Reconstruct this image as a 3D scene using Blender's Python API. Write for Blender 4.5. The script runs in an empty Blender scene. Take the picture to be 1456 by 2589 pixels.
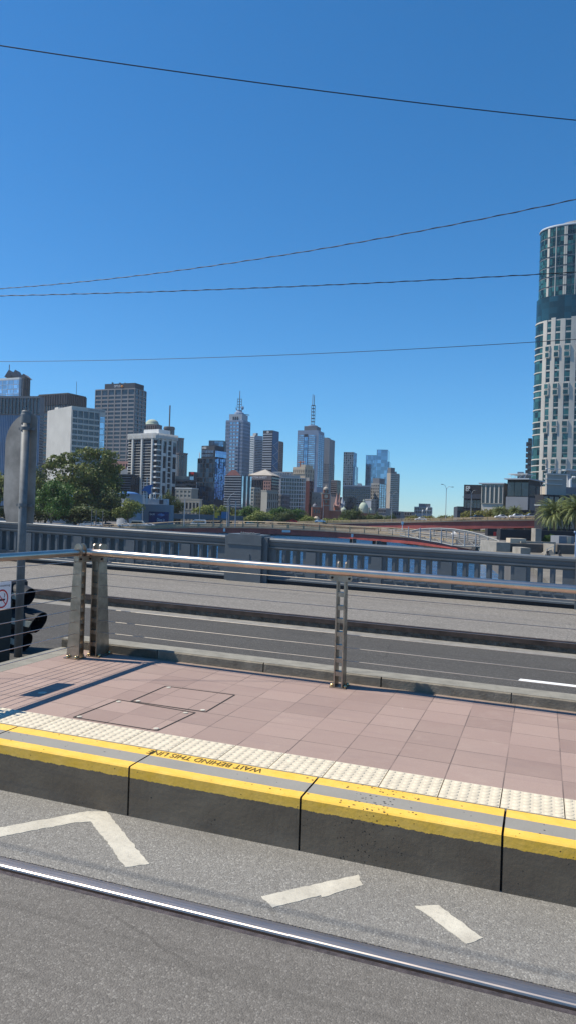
import bpy, math, random
import numpy as np
from mathutils import Vector, Matrix
random.seed(7); RNG = np.random.RandomState(7)
scene = bpy.context.scene
COL = scene.collection
R_ = math.radians
# ---------------------------------------------------------------- camera
F_, HC, ROLL = 1900.0, 1.85, R_(1.8)
PITCH = math.atan((1300 - 1294.5) / F_)
rv = np.array([math.cos(ROLL), 0, math.sin(ROLL)])
uv0 = np.array([-math.sin(ROLL), 0, math.cos(ROLL)])
fv0 = np.array([0, 1.0, 0])
fv = fv0 * math.cos(PITCH) + uv0 * math.sin(PITCH)
uv = uv0 * math.cos(PITCH) - fv0 * math.sin(PITCH)
CAMP = np.array([0, 0, HC])
cd = bpy.data.cameras.new("camera"); cam = bpy.data.objects.new("camera", cd); COL.objects.link(cam)
cd.sensor_fit = 'VERTICAL'; cd.sensor_height = 36; cd.lens = 36 * F_ / 2589
cd.clip_start = 0.1; cd.clip_end = 20000
m = Matrix.Identity(4)
for i in range(3):
    m[i][0] = rv[i]; m[i][1] = uv[i]; m[i][2] = -fv[i]; m[i][3] = CAMP[i]
cam.matrix_world = m
scene.camera = cam
# ---------------------------------------------------------------- street frame, sun
YAW = R_(-18.719); GR = 0.0207876
ax = np.array([math.cos(YAW), math.sin(YAW)]); nx = np.array([-ax[1], ax[0]])
SUN_H = 0.72 * ax + 0.17 * nx                      # shadow shift for a height of 1.05
sd = np.array([SUN_H[0], SUN_H[1], -1.05]); sd /= np.linalg.norm(sd)
ELEV = math.asin(-sd[2])
# ---------------------------------------------------------------- world
w = bpy.data.worlds.new("World"); scene.world = w; w.use_nodes = True
nt = w.node_tree; nt.nodes.clear()
sky = nt.nodes.new('ShaderNodeTexSky'); sky.sky_type = 'NISHITA'; sky.sun_disc = False
sky.sun_elevation = ELEV; sky.sun_rotation = math.atan2(-sd[0], -sd[1])
sky.altitude = 0; sky.air_density = 1.0; sky.dust_density = 0.0; sky.ozone_density = 4.0
bg = nt.nodes.new('ShaderNodeBackground'); bg.inputs['Strength'].default_value = 0.10
SKYFIT = ((1.33, .270), (.98, .48), (.95, .67))
wo = nt.nodes.new('ShaderNodeOutputWorld')
sp_ = nt.nodes.new('ShaderNodeSeparateColor'); cb_ = nt.nodes.new('ShaderNodeCombineColor'); nt.links.new(sky.outputs[0], sp_.inputs[0])
for i_, (g_, a_) in enumerate(SKYFIT):     # contrast of the three channels of a deep clear-sky blue
    n1_ = nt.nodes.new('ShaderNodeMath'); n1_.operation = 'MULTIPLY'; n1_.inputs[1].default_value = .212; nt.links.new(sp_.outputs[i_], n1_.inputs[0])
    n2_ = nt.nodes.new('ShaderNodeMath'); n2_.operation = 'POWER'; n2_.inputs[1].default_value = g_; nt.links.new(n1_.outputs[0], n2_.inputs[0])
    n3_ = nt.nodes.new('ShaderNodeMath'); n3_.operation = 'MULTIPLY'; n3_.inputs[1].default_value = a_*7.07; nt.links.new(n2_.outputs[0], n3_.inputs[0])
    nt.links.new(n3_.outputs[0], cb_.inputs[i_])
nt.links.new(cb_.outputs[0], bg.inputs[0]); nt.links.new(bg.outputs[0], wo.inputs[0])
sl = bpy.data.lights.new("sun", 'SUN'); sl.energy = 4.4; sl.angle = R_(0.5); sl.color = (1, 0.925, 0.80)
so = bpy.data.objects.new("sun", sl); COL.objects.link(so); so.location = (-30, 0, 40)
so.rotation_euler = Vector(sd).to_track_quat('-Z', 'Y').to_euler()
scene.view_settings.view_transform = 'Standard'; scene.view_settings.look = 'None'
scene.view_settings.gamma = 1; scene.view_settings.exposure = 0.5
scene.cycles.max_bounces = 6; scene.cycles.use_denoising = True

# ---------------------------------------------------------------- coordinates
def S(s, t, z):
    return (ax[0]*s + nx[0]*t, ax[1]*s + nx[1]*t, z - GR*s)
def ray(x, y):
    return rv*(x-728)/F_ + uv*(1294.5-y)/F_ + fv
def at(x, y, D):
    r = ray(x, y); k = D / r[1]
    return CAMP + r*k
def zat(x, y, D): return at(x, y, D)[2]

# ---------------------------------------------------------------- mesh builder
class MB:
    def __init__(s): s.v = []; s.f = []; s.mi = []
    def add(s, vs, fs, mi=0):
        o = len(s.v); s.v += [tuple(v) for v in vs]
        for f in fs: s.f.append(tuple(i+o for i in f)); s.mi.append(mi)
    def hexa(s, p, mi=0):   # 8 points: bottom 4 ccw, top 4 ccw
        s.add(p, [(3,2,1,0),(4,5,6,7),(0,1,5,4),(1,2,6,5),(2,3,7,6),(3,0,4,7)], mi)
    def box(s, x0, x1, y0, y1, z0, z1, T=None, mi=0):
        p = [(x0,y0,z0),(x1,y0,z0),(x1,y1,z0),(x0,y1,z0),(x0,y0,z1),(x1,y0,z1),(x1,y1,z1),(x0,y1,z1)]
        if T: p = [T(*q) for q in p]
        s.hexa(p, mi)
    def prism(s, poly, a, b, T, mi=0):   # poly of (p,q), extruded between a and b; T(p,q,e) -> point
        n = len(poly)
        vs = [T(p, q, a) for p, q in poly] + [T(p, q, b) for p, q in poly]
        fs = [tuple(range(n))[::-1], tuple(range(n, 2*n))] + [(i, (i+1) % n, n+(i+1) % n, n+i) for i in range(n)]
        s.add(vs, fs, mi)
    def tube(s, pts, r, n=8, mi=0, r2=None):
        pts = [np.array(p, float) for p in pts]; m_ = len(pts); rings = []
        for i, p in enumerate(pts):
            d = pts[min(i+1, m_-1)] - pts[max(i-1, 0)]; d = d/(np.linalg.norm(d)+1e-9)
            a = np.cross(d, [0, 0, 1.0]) if abs(d[2]) < .95 else np.cross(d, [1.0, 0, 0])
            a /= np.linalg.norm(a); b = np.cross(d, a)
            rr = r if r2 is None else r + (r2-r)*i/(m_-1)
            rings.append([p + rr*(a*math.cos(2*math.pi*k/n) + b*math.sin(2*math.pi*k/n)) for k in range(n)])
        vs = [q for rg in rings for q in rg]
        fs = [(i*n+k, i*n+(k+1) % n, (i+1)*n+(k+1) % n, (i+1)*n+k) for i in range(m_-1) for k in range(n)]
        fs += [tuple(range(n))[::-1], tuple(range((m_-1)*n, m_*n))]
        s.add(vs, fs, mi)
    def lathe(s, c, prof, n=16, mi=0, sx=1, sy=1):   # prof: (r, z) from bottom up
        vs = []; m_ = len(prof)
        for r, z in prof:
            for k in range(n):
                a = 2*math.pi*k/n; vs.append((c[0]+sx*r*math.cos(a), c[1]+sy*r*math.sin(a), c[2]+z))
        fs = [(i*n+k, i*n+(k+1) % n, (i+1)*n+(k+1) % n, (i+1)*n+k) for i in range(m_-1) for k in range(n)]
        fs += [tuple(range(n))[::-1], tuple(range((m_-1)*n, m_*n))]
        s.add(vs, fs, mi)
    def build(s, name, mat, parent=None, origin=None, smooth=False):
        if parent is not None: o3 = Vector(WL[parent.name])
        elif origin is not None: o3 = Vector(origin)
        else:
            a = np.array(s.v); o3 = Vector(((a[:,0].min()+a[:,0].max())/2, (a[:,1].min()+a[:,1].max())/2, a[:,2].min()))
        me = bpy.data.meshes.new(name)
        me.from_pydata([(v[0]-o3[0], v[1]-o3[1], v[2]-o3[2]) for v in s.v], [], s.f)
        for mm in (mat if isinstance(mat, (list, tuple)) else [mat]): me.materials.append(mm)
        me.polygons.foreach_set('material_index', s.mi)
        if smooth: me.polygons.foreach_set('use_smooth', [True]*len(s.f))
        me.update()
        ob = bpy.data.objects.new(name, me); COL.objects.link(ob)
        if parent is not None: ob.parent = parent; WL[ob.name] = tuple(o3)
        else: ob.location = o3; WL[ob.name] = tuple(o3)
        return ob
WL = {}
def tag(o, label=None, cat=None, group=None, kind=None):
    if label: o['label'] = label
    if cat: o['category'] = cat
    if group: o['group'] = group
    if kind: o['kind'] = kind
    return o
def thing(name, loc, label, cat, group=None):
    o = bpy.data.objects.new(name, None); COL.objects.link(o); o.location = tuple(loc); o.empty_display_size = .2
    WL[o.name] = tuple(float(c) for c in loc)
    return tag(o, label, cat, group)
def struct(mb, name, mat, **k): return tag(mb.build(name, mat, **k), kind='structure')
def copy_tree(o, parent=None):
    c = o.copy(); COL.objects.link(c)
    if parent is not None: c.parent = parent
    for ch in list(o.children): copy_tree(ch, c)
    return c

# ---------------------------------------------------------------- materials
def newmat(name):
    m_ = bpy.data.materials.new(name); m_.use_nodes = True
    return m_, m_.node_tree, m_.node_tree.nodes['Principled BSDF']
def N(nt_, t, **k):
    n = nt_.nodes.new(t)
    for a, b in k.items():
        if a.startswith('i_'): n.inputs[a[2:].replace('_', ' ')].default_value = b
        else: setattr(n, a, b)
    return n
def mathn(nt_, op, a, b=None, c=None, clamp=False):
    n = nt_.nodes.new('ShaderNodeMath'); n.operation = op; n.use_clamp = clamp
    for i, v in enumerate((a, b, c)):
        if v is None: continue
        if isinstance(v, (int, float)): n.inputs[i].default_value = v
        else: nt_.links.new(v, n.inputs[i])
    return n.outputs[0]
def mixc(nt_, fac, a, b):
    n = nt_.nodes.new('ShaderNodeMix'); n.data_type = 'RGBA'
    for i, v in ((0, fac), (6, a), (7, b)):
        if isinstance(v, (int, float)): n.inputs[i].default_value = v
        elif isinstance(v, tuple): n.inputs[i].default_value = (*v, 1) if len(v) == 3 else v
        else: nt_.links.new(v, n.inputs[i])
    return n.outputs[2]
def street(nt_):   # vector (s, t, z above the sloping street)
    g = nt_.nodes.new('ShaderNodeNewGeometry')
    o = []
    for vec in ((ax[0], ax[1], 0), (nx[0], nx[1], 0), (GR*ax[0], GR*ax[1], 1)):
        d = nt_.nodes.new('ShaderNodeVectorMath'); d.operation = 'DOT_PRODUCT'; d.inputs[1].default_value = vec
        nt_.links.new(g.outputs['Position'], d.inputs[0]); o.append(d.outputs['Value'])
    c = nt_.nodes.new('ShaderNodeCombineXYZ')
    for i in range(3): nt_.links.new(o[i], c.inputs[i])
    return c.outputs[0], o
def noise(nt_, vec, scale, detail=3, rough=.6):
    n = N(nt_, 'ShaderNodeTexNoise'); n.inputs['Scale'].default_value = scale; n.inputs['Detail'].default_value = detail
    n.inputs['Roughness'].default_value = rough
    nt_.links.new(vec, n.inputs['Vector']); return n.outputs['Fac']
def scalev(nt_, vec, s3):
    n = nt_.nodes.new('ShaderNodeVectorMath'); n.operation = 'MULTIPLY'; n.inputs[1].default_value = s3
    nt_.links.new(vec, n.inputs[0]); return n.outputs[0]
def ramp(nt_, fac, a, b):
    n = N(nt_, 'ShaderNodeMapRange'); n.inputs[1].default_value = a; n.inputs[2].default_value = b
    nt_.links.new(fac, n.inputs[0]); return n.outputs[0]
def bump(nt_, h, bs, strength=.5, dist=.01):
    b = N(nt_, 'ShaderNodeBump'); b.inputs['Strength'].default_value = strength; b.inputs['Distance'].default_value = dist
    nt_.links.new(h, b.inputs['Height']); nt_.links.new(b.outputs[0], bs.inputs['Normal']); return b
def mat(name, col, rough=.7, metal=0, var=.12, sc=3.0, bmp=0, bsc=30, spec=.4, bdist=.01):
    m_, t, bs = newmat(name)
    bs.inputs['Roughness'].default_value = rough; bs.inputs['Metallic'].default_value = metal
    bs.inputs['Specular IOR Level'].default_value = spec
    g = N(t, 'ShaderNodeNewGeometry')
    f = noise(t, g.outputs['Position'], sc, 4, .65)
    f = ramp(t, f, .3, .7)
    lo = tuple(c*(1-var) for c in col); hi = tuple(min(1, c*(1+var)) for c in col)
    t.links.new(mixc(t, f, lo, hi), bs.inputs['Base Color'])
    if bmp: bump(t, noise(t, g.outputs['Position'], bsc, 4), bs, bmp, bdist)
    return m_
def glass(name, col, rough=.12, var=.5, cell=3.2, metal=0.0, spec=.9, light=None):
    m_, t, bs = newmat(name)
    bs.inputs['Roughness'].default_value = rough; bs.inputs['Metallic'].default_value = metal
    bs.inputs['Specular IOR Level'].default_value = spec
    g = N(t, 'ShaderNodeNewGeometry')
    sn = N(t, 'ShaderNodeVectorMath'); sn.operation = 'SNAP'; sn.inputs[1].default_value = (cell, cell, cell)
    t.links.new(g.outputs['Position'], sn.inputs[0])
    wn = N(t, 'ShaderNodeTexWhiteNoise'); t.links.new(sn.outputs[0], wn.inputs['Vector'])
    oi = N(t, 'ShaderNodeObjectInfo')
    f = mathn(t, 'FRACT', mathn(t, 'ADD', wn.outputs['Value'], oi.outputs['Random']))
    f = mathn(t, 'POWER', f, 1.6)
    lo = tuple(c*(1-var) for c in col); hi = light or tuple(min(1, c*(1+var*1.6)) for c in col)
    t.links.new(mixc(t, f, lo, hi), bs.inputs['Base Color'])
    return m_

def noise_col(nt_, vec, scale):
    n = N(nt_, 'ShaderNodeTexNoise'); n.inputs['Scale'].default_value = scale; nt_.links.new(vec, n.inputs['Vector']); return n.outputs['Color']
def mixv(nt_, a, b, f):
    m1 = nt_.nodes.new('ShaderNodeVectorMath'); m1.operation = 'MULTIPLY_ADD'; m1.inputs[1].default_value = (f, f, f)
    nt_.links.new(b, m1.inputs[0]); nt_.links.new(a, m1.inputs[2]); return m1.outputs[0]
def aggregate(name, base, dark, light, sc=110, bd=.006, patch=None, streak=False):
    m_, t, bs = newmat(name); v, o = street(t)
    bs.inputs['Roughness'].default_value = .9; bs.inputs['Specular IOR Level'].default_value = .2
    vo = N(t, 'ShaderNodeTexVoronoi'); vo.inputs['Scale'].default_value = sc; t.links.new(v, vo.inputs['Vector'])
    rnd = N(t, 'ShaderNodeSeparateColor'); t.links.new(vo.outputs['Color'], rnd.inputs[0])
    c = mixc(t, ramp(t, rnd.outputs[0], .1, .9), dark, base)
    c = mixc(t, ramp(t, rnd.outputs[1], .86, .95), c, light)
    big = ramp(t, noise(t, scalev(t, v, (.6, 1.6, 1)), .8, 6, .65), .3, .72)
    c = mixc(t, mathn(t, 'MULTIPLY', big, .5), c, tuple(x*.62 for x in base))
    fine = ramp(t, noise(t, v, 22, 3), .35, .7)
    c = mixc(t, mathn(t, 'MULTIPLY', fine, .22), c, light)
    spot = mathn(t, 'GREATER_THAN', noise(t, v, 5.5, 6, .8), .735)
    c = mixc(t, mathn(t, 'MULTIPLY', spot, .6), c, tuple(min(1, x*1.9) for x in base))
    crk = N(t, 'ShaderNodeTexVoronoi'); crk.feature = 'DISTANCE_TO_EDGE'; crk.inputs['Scale'].default_value = .55
    t.links.new(mixv(t, v, noise_col(t, v, 3.0), .12), crk.inputs['Vector'])
    ck = mathn(t, 'MULTIPLY', mathn(t, 'LESS_THAN', crk.outputs['Distance'], .004), ramp(t, noise(t, v, .8, 2), .5, .6))
    c = mixc(t, mathn(t, 'MULTIPLY', ck, .35), c, tuple(x*.35 for x in base))
    oil = ramp(t, noise(t, scalev(t, v, (.35, 2.2, 1)), 1.1, 5, .65), .56, .8)
    c = mixc(t, mathn(t, 'MULTIPLY', oil, .55), c, tuple(x*.55 for x in base))
    if streak:
        st_ = noise(t, scalev(t, v, (.25, 7, 1)), 2.2, 4)
        c = mixc(t, mathn(t, 'MULTIPLY', ramp(t, st_, .5, .75), .45), c, tuple(x*.5 for x in base))
    t.links.new(c, bs.inputs['Base Color'])
    h = mathn(t, 'ADD', mathn(t, 'MULTIPLY', vo.outputs['Distance'], -1.0), mathn(t, 'MULTIPLY', fine, .5))
    bump(t, h, bs, .9, bd)
    return m_

M = {}
M['lane'] = aggregate('tram_lane_asphalt', (.235, .225, .205), (.16, .153, .14), (.34, .33, .30), 125, .003)
M['dust'] = aggregate('tram_lane_worn', (.172, .160, .143), (.125, .116, .104), (.26, .245, .22), 140, .0025, streak=True)
M['road'] = aggregate('carriageway_asphalt', (.088, .084, .078), (.06, .058, .055), (.15, .145, .135), 90, .004, streak=True)
M['path'] = aggregate('footpath_aggregate', (.23, .215, .195), (.13, .12, .105), (.36, .34, .31), 70, .006)
M['gutter'] = mat('gutter_concrete', (.22, .21, .19), .9, 0, .25, 6, .6, 60)
M['kerbrough'] = mat('rough_kerb_stone', (.12, .105, .085), .95, 0, .5, 9, 1.0, 22, bdist=.04)
M['kerbcon'] = mat('kerb_concrete', (.20, .175, .135), .9, 0, .3, 7, .5, 60)
M['kerblight'] = mat('kerb_top_concrete', (.235, .222, .185), .9, 0, .2, 7, .4, 60)
M['kerbsteel'] = mat('kerb_steel_edge', (.075, .055, .045), .6, .3, .4, 5)
M['stainless'] = mat('stainless_steel', (.60, .50, .42), .30, 1, .12, 6)
M['cable'] = mat('cable_steel', (.46, .42, .36), .5, .9, .1, 6)
M['stainless_b'] = mat('brushed_stainless', (.36, .30, .24), .42, 1, .3, 9)
M['galv'] = mat('galvanised_steel', (.16, .168, .17), .6, .1, .2, 14)
M['signback'] = mat('sign_back_aluminium', (.25, .235, .215), .6, .2, .3, 4)
M['parapet'] = mat('parapet_grey_paint', (.108, .122, .134), .5, 0, .12, 2.2, .35, 14, spec=.5, bdist=.01)
m_, t, bs = newmat('polished_rail'); v, o = street(t); bs.inputs['Metallic'].default_value = 1
w1 = noise(t, scalev(t, v, (.6, 45, 45)), 3, 5, .7); w2 = noise(t, scalev(t, v, (1.5, 20, 20)), 4, 6, .8)
t.links.new(mixc(t, ramp(t, w1, .3, .7), (.44, .38, .34), (.64, .55, .48)), bs.inputs['Base Color'])
t.links.new(mathn(t, 'ADD', mathn(t, 'MULTIPLY', w2, .3), .30), bs.inputs['Roughness'])
M['rail'] = m_
M['groove'] = mat('rail_groove', (.035, .024, .016), .85, 0, .5, 30)
M['lip'] = mat('rail_lip', (.16, .125, .11), .45, .7, .45, 26)
m_, t, bs = newmat('thermoplastic_white'); v, o = street(t); bs.inputs['Roughness'].default_value = .9
wf = ramp(t, noise(t, v, 30, 6, .85), .50, .70); w3 = ramp(t, noise(t, v, 3.5, 5, .7), .35, .7)
c = mixc(t, w3, (.43, .40, .33), (.60, .565, .47)); c = mixc(t, mathn(t, 'MULTIPLY', wf, .55), c, (.24, .23, .205))
t.links.new(c, bs.inputs['Base Color']); bump(t, noise(t, v, 160, 3), bs, .7, .003); M['whitemark'] = m_
M['whiteline'] = mat('lane_paint_white', (.8, .8, .77), .7)
M['black'] = mat('black_plastic', (.022, .024, .028), .65)
M['darkgreen'] = mat('signal_dark_green', (.022, .032, .034), .6, 0, .2, 8, spec=.3)
M['visorlit'] = mat('visor_sunlit_pale', (.33, .35, .31), .5)  # pale tone that paints the sunlit lining of the hoods
M['white'] = mat('white_sign', (.75, .75, .75), .5)
M['red'] = mat('red_sign', (.5, .02, .02), .5)
M['textdark'] = mat('stencil_text', (.10, .075, .02), .8)
M['brass'] = mat('brass_bolt', (.55, .45, .25), .25, 1)
M['joint'] = mat('joint_dark', (.035, .032, .03), .95)
M['wire'] = mat('overhead_wire', (.012, .012, .02), .6)
M['tactile'] = mat('tactile_cream', (.60, .53, .40), .7, 0, .10, 12, .1, 90)

# tiles of the platform, with joints and stains
m_, t, bs = newmat('platform_pavers'); v, o = street(t)
bs.inputs['Roughness'].default_value = .8
fs = mathn(t, 'FRACT', mathn(t, 'DIVIDE', mathn(t, 'ADD', o[0], 30*.334+.178), .334))
ft = mathn(t, 'FRACT', mathn(t, 'DIVIDE', mathn(t, 'ADD', o[1], 30*.31-4.555), .31))
def edge(f, w_):
    a = mathn(t, 'ABSOLUTE', mathn(t, 'SUBTRACT', f, .5))
    return mathn(t, 'GREATER_THAN', a, .5 - w_)
e1 = edge(fs, .011); e2 = edge(ft, .016)
e2 = mathn(t, 'MULTIPLY', e2, .85)
jn = mathn(t, 'MULTIPLY', mathn(t, 'MAXIMUM', e1, e2), ramp(t, noise(t, v, 2.6, 3), .25, .62))
cs = N(t, 'ShaderNodeCombineXYZ')
t.links.new(mathn(t, 'FLOOR', mathn(t, 'DIVIDE', mathn(t, 'ADD', o[0], 30*.334+.178), .334)), cs.inputs[0])
t.links.new(mathn(t, 'FLOOR', mathn(t, 'DIVIDE', mathn(t, 'ADD', o[1], 30*.31-4.555), .31)), cs.inputs[1])
wn = N(t, 'ShaderNodeTexWhiteNoise'); t.links.new(cs.outputs[0], wn.inputs['Vector'])
c = mixc(t, wn.outputs['Value'], (.262, .180, .150), (.36, .255, .212))
big = ramp(t, noise(t, v, 1.3, 5, .65), .35, .7)
c = mixc(t, mathn(t, 'MULTIPLY', big, .5), c, (.36, .27, .22))
st_ = ramp(t, noise(t, scalev(t, v, (.5, 5, 1)), 1.6, 4), .55, .8)
c = mixc(t, mathn(t, 'MULTIPLY', st_, .35), c, (.20, .15, .14))
sp = ramp(t, noise(t, v, 130, 2), .3, .7)
c = mixc(t, mathn(t, 'MULTIPLY', sp, .28), c, (.20, .14, .13))
gv = N(t, 'ShaderNodeTexVoronoi'); gv.inputs['Scale'].default_value = 3.2; t.links.new(v, gv.inputs['Vector'])
gc = N(t, 'ShaderNodeSeparateColor'); t.links.new(gv.outputs['Color'], gc.inputs[0])
gum = mathn(t, 'MULTIPLY', mathn(t, 'LESS_THAN', gv.outputs['Distance'], mathn(t, 'MULTIPLY', gc.outputs[1], .075)), mathn(t, 'GREATER_THAN', gc.outputs[0], .55))
c = mixc(t, mathn(t, 'MULTIPLY', gum, .55), c, mixc(t, mathn(t, 'GREATER_THAN', gc.outputs[2], .6), (.13, .10, .09), (.55, .5, .45)))
blot = ramp(t, noise(t, v, 4.5, 6, .75), .55, .75)
c = mixc(t, mathn(t, 'MULTIPLY', blot, .28), c, (.44, .34, .28))
c = mixc(t, mathn(t, 'MULTIPLY', jn, .75), c, (.07, .052, .045))
dn = mathn(t, 'ADD', o[1], mathn(t, 'MULTIPLY', noise(t, v, 7, 5, .7), .16))
c = mixc(t, mathn(t, 'MULTIPLY', ramp(t, dn, 6.70, 6.77), .8), c, mixc(t, noise(t, v, 60, 3), (.10, .075, .05), (.34, .27, .2)))
t.links.new(c, bs.inputs['Base Color'])
bump(t, mathn(t, 'SUBTRACT', mathn(t, 'MULTIPLY', sp, .15), jn), bs, .5, .003)
M['paver'] = m_

# platform edge: concrete with pits, yellow paint bands with a ragged lower edge
m_, t, bs = newmat('platform_edge_concrete'); v, o = street(t)
bs.inputs['Roughness'].default_value = .85
HP = .29
gr = ramp(t, noise(t, v, 2.2, 5, .65), .3, .72)
con = mixc(t, gr, (.098, .075, .052), (.175, .142, .10))
drip = ramp(t, noise(t, scalev(t, v, (9, 1, .8)), 2.0, 5, .7), .55, .8)
con = mixc(t, mathn(t, 'MULTIPLY', drip, .4), con, (.05, .042, .034))
wash = mathn(t, 'MULTIPLY', ramp(t, o[2], .10, .0), ramp(t, noise(t, v, 6, 5, .7), .35, .65))
con = mixc(t, mathn(t, 'MULTIPLY', wash, .35), con, (.21, .185, .15))
strk = ramp(t, noise(t, scalev(t, v, (1, 1, 9)), 3.0, 4), .5, .75)
con = mixc(t, mathn(t, 'MULTIPLY', strk, .35), con, (.07, .065, .06))
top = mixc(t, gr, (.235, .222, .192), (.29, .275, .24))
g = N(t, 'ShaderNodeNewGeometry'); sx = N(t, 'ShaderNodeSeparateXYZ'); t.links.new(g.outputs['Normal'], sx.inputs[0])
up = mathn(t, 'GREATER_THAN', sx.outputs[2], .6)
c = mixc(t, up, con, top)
# pits
vo = N(t, 'ShaderNodeTexVoronoi'); vo.inputs['Scale'].default_value = 52; t.links.new(mixv(t, v, noise_col(t, v, 60), .012), vo.inputs['Vector'])
vr = N(t, 'ShaderNodeSeparateColor'); t.links.new(vo.outputs['Color'], vr.inputs[0])
def bell(val, c0, w_): return mathn(t, 'SUBTRACT', 1.0, mathn(t, 'MULTIPLY', mathn(t, 'ABSOLUTE', mathn(t, 'SUBTRACT', val, c0)), 1/w_), clamp=True)
patch_ = bell(o[0], -.80, .26)
thr = mathn(t, 'SUBTRACT', .965, mathn(t, 'MULTIPLY', patch_, .80))
pit = mathn(t, 'MULTIPLY', mathn(t, 'GREATER_THAN', vr.outputs[0], thr), mathn(t, 'LESS_THAN', vo.outputs['Distance'], mathn(t, 'MULTIPLY', vr.outputs[1], .46)))
rag = mathn(t, 'MULTIPLY', mathn(t, 'SUBTRACT', noise(t, v, 24, 6, .8), .5), .03)
zz = mathn(t, 'ADD', o[2], rag)
nd = N(t, 'ShaderNodeVectorMath'); nd.operation = 'DOT_PRODUCT'; nd.inputs[1].default_value = (ax[0], ax[1], 0); t.links.new(g.outputs['Normal'], nd.inputs[0])
front = mathn(t, 'LESS_THAN', mathn(t, 'ABSOLUTE', nd.outputs['Value']), .7)
yf = mathn(t, 'MULTIPLY', mathn(t, 'MULTIPLY', mathn(t, 'GREATER_THAN', zz, HP-.064), mathn(t, 'SUBTRACT', 1.0, up)), front)
rag2 = mathn(t, 'MULTIPLY', mathn(t, 'SUBTRACT', noise(t, v, 20, 3), .5), .008)
tt = mathn(t, 'ADD', o[1], rag2)
y1 = mathn(t, 'LESS_THAN', tt, 3.905+.085)
y2 = mathn(t, 'MULTIPLY', mathn(t, 'GREATER_THAN', tt, 4.135), mathn(t, 'LESS_THAN', tt, 4.243))
yt = mathn(t, 'MULTIPLY', mathn(t, 'MAXIMUM', y1, y2), up)
ym = mathn(t, 'MAXIMUM', yf, yt)
yc = mixc(t, ramp(t, noise(t, v, 7, 6, .75), .3, .75), (.72, .43, .04), (.86, .54, .115))
yc = mixc(t, mathn(t, 'MULTIPLY', ramp(t, noise(t, scalev(t, v, (1, 3, 3)), 5, 6, .8), .5, .8), .35), yc, (.42, .32, .14))
chip = mathn(t, 'GREATER_THAN', noise(t, v, 75, 2), .74)
c = mixc(t, mathn(t, 'MULTIPLY', ym, mathn(t, 'SUBTRACT', 1.0, chip)), c, yc)
c = mixc(t, mathn(t, 'MULTIPLY', pit, .85), c, (.02, .018, .015))
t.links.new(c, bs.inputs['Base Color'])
bump(t, mathn(t, 'SUBTRACT', mathn(t, 'ADD', mathn(t, 'MULTIPLY', noise(t, v, 40, 4), .4), mathn(t, 'MULTIPLY', ym, .2)), pit), bs, .7, .006)
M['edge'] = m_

# water
m_, t, bs = newmat('river_water')
bs.inputs['Base Color'].default_value = (.012, .05, .12, 1); bs.inputs['Roughness'].default_value = .1
bs.inputs['IOR'].default_value = 1.33
g = N(t, 'ShaderNodeNewGeometry')
n1 = noise(t, scalev(t, g.outputs['Position'], (1.0, .6, 1)), 1.1, 4, .6)
n2 = noise(t, g.outputs['Position'], .25, 3, .5)
bump(t, mathn(t, 'ADD', n1, n2), bs, 1.0, .9)
t.links.new(mixc(t, ramp(t, n2, .35, .65), (.020, .085, .20), (.045, .15, .30)), bs.inputs['Base Color'])
M['water'] = m_

def leafmat(name, lo, hi, tr=.25):
    m_, t, bs = newmat(name)
    g = N(t, 'ShaderNodeNewGeometry')
    f = ramp(t, noise(t, g.outputs['Position'], .55, 3), .35, .65)
    f2 = mathn(t, 'ADD', mathn(t, 'MULTIPLY', f, .5), mathn(t, 'MULTIPLY', g.outputs['Random Per Island'], .5))
    t.links.new(mixc(t, f2, lo, hi), bs.inputs['Base Color'])
    bs.inputs['Roughness'].default_value = .55; bs.inputs['Specular IOR Level'].default_value = .3
    tl = N(t, 'ShaderNodeBsdfTranslucent'); t.links.new(mixc(t, f2, lo, hi), tl.inputs['Color'])
    mx = N(t, 'ShaderNodeMixShader'); mx.inputs[0].default_value = tr
    t.links.new(bs.outputs[0], mx.inputs[1]); t.links.new(tl.outputs[0], mx.inputs[2])
    t.links.new(mx.outputs[0], t.nodes['Material Output'].inputs['Surface'])
    return m_
M['gum'] = leafmat('gum_leaves', (.052, .07, .018), (.22, .25, .062))
M['fresh'] = leafmat('fresh_leaves', (.03, .07, .014), (.10, .20, .035))
M['dark'] = leafmat('dark_leaves', (.035, .055, .018), (.13, .17, .055))
M['plane'] = leafmat('plane_tree_leaves', (.09, .12, .025), (.28, .31, .08))
M['yellow'] = leafmat('yellow_green_leaves', (.10, .11, .02), (.30, .27, .07))
M['palmleaf'] = leafmat('palm_leaflets', (.05, .08, .022), (.24, .27, .09), .15)
M['bark'] = mat('bark', (.16, .13, .10), .9, 0, .4, 2, .5, 8)
M['grass'] = mat('grass', (.07, .11, .03), .95, 0, .35, .4)
M['ground'] = mat('city_ground', (.13, .12, .11), .95, 0, .3, .05)
M['quay'] = mat('quay_concrete', (.27, .25, .215), .9, 0, .25, .5, .4, 6)
M['quayshade'] = mat('quay_wall_shaded', (.11, .10, .09), .95, 0, .3, .6)  # darker copy of the quay concrete, with the wall's shade in its colour
M['girder'] = mat('girder_red_paint', (.25, .06, .055), .5, 0, .2, .3)
M['girder_dk'] = mat('girder_old_red_paint', (.32, .065, .05), .6, 0, .25, .3)
M['bridgerail'] = mat('bridge_rail_cream', (.33, .255, .165), .6, 0, .12, 2)
M['deckcon'] = mat('bridge_concrete', (.17, .155, .13), .9, 0, .15, 1)
M['truss'] = mat('truss_steel', (.21, .215, .21), .6, .0, .1)
M['carwhite'] = mat('car_white', (.72, .72, .72), .25, 0, .02)
M['carsilver'] = mat('car_silver', (.38, .42, .47), .3, .6, .03)
M['carred'] = mat('car_red', (.45, .02, .02), .25, 0, .02)
M['carblack'] = mat('car_dark', (.03, .04, .06), .25, 0, .02)
M['carcream'] = mat('van_cream', (.55, .52, .43), .35, 0, .02)
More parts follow.
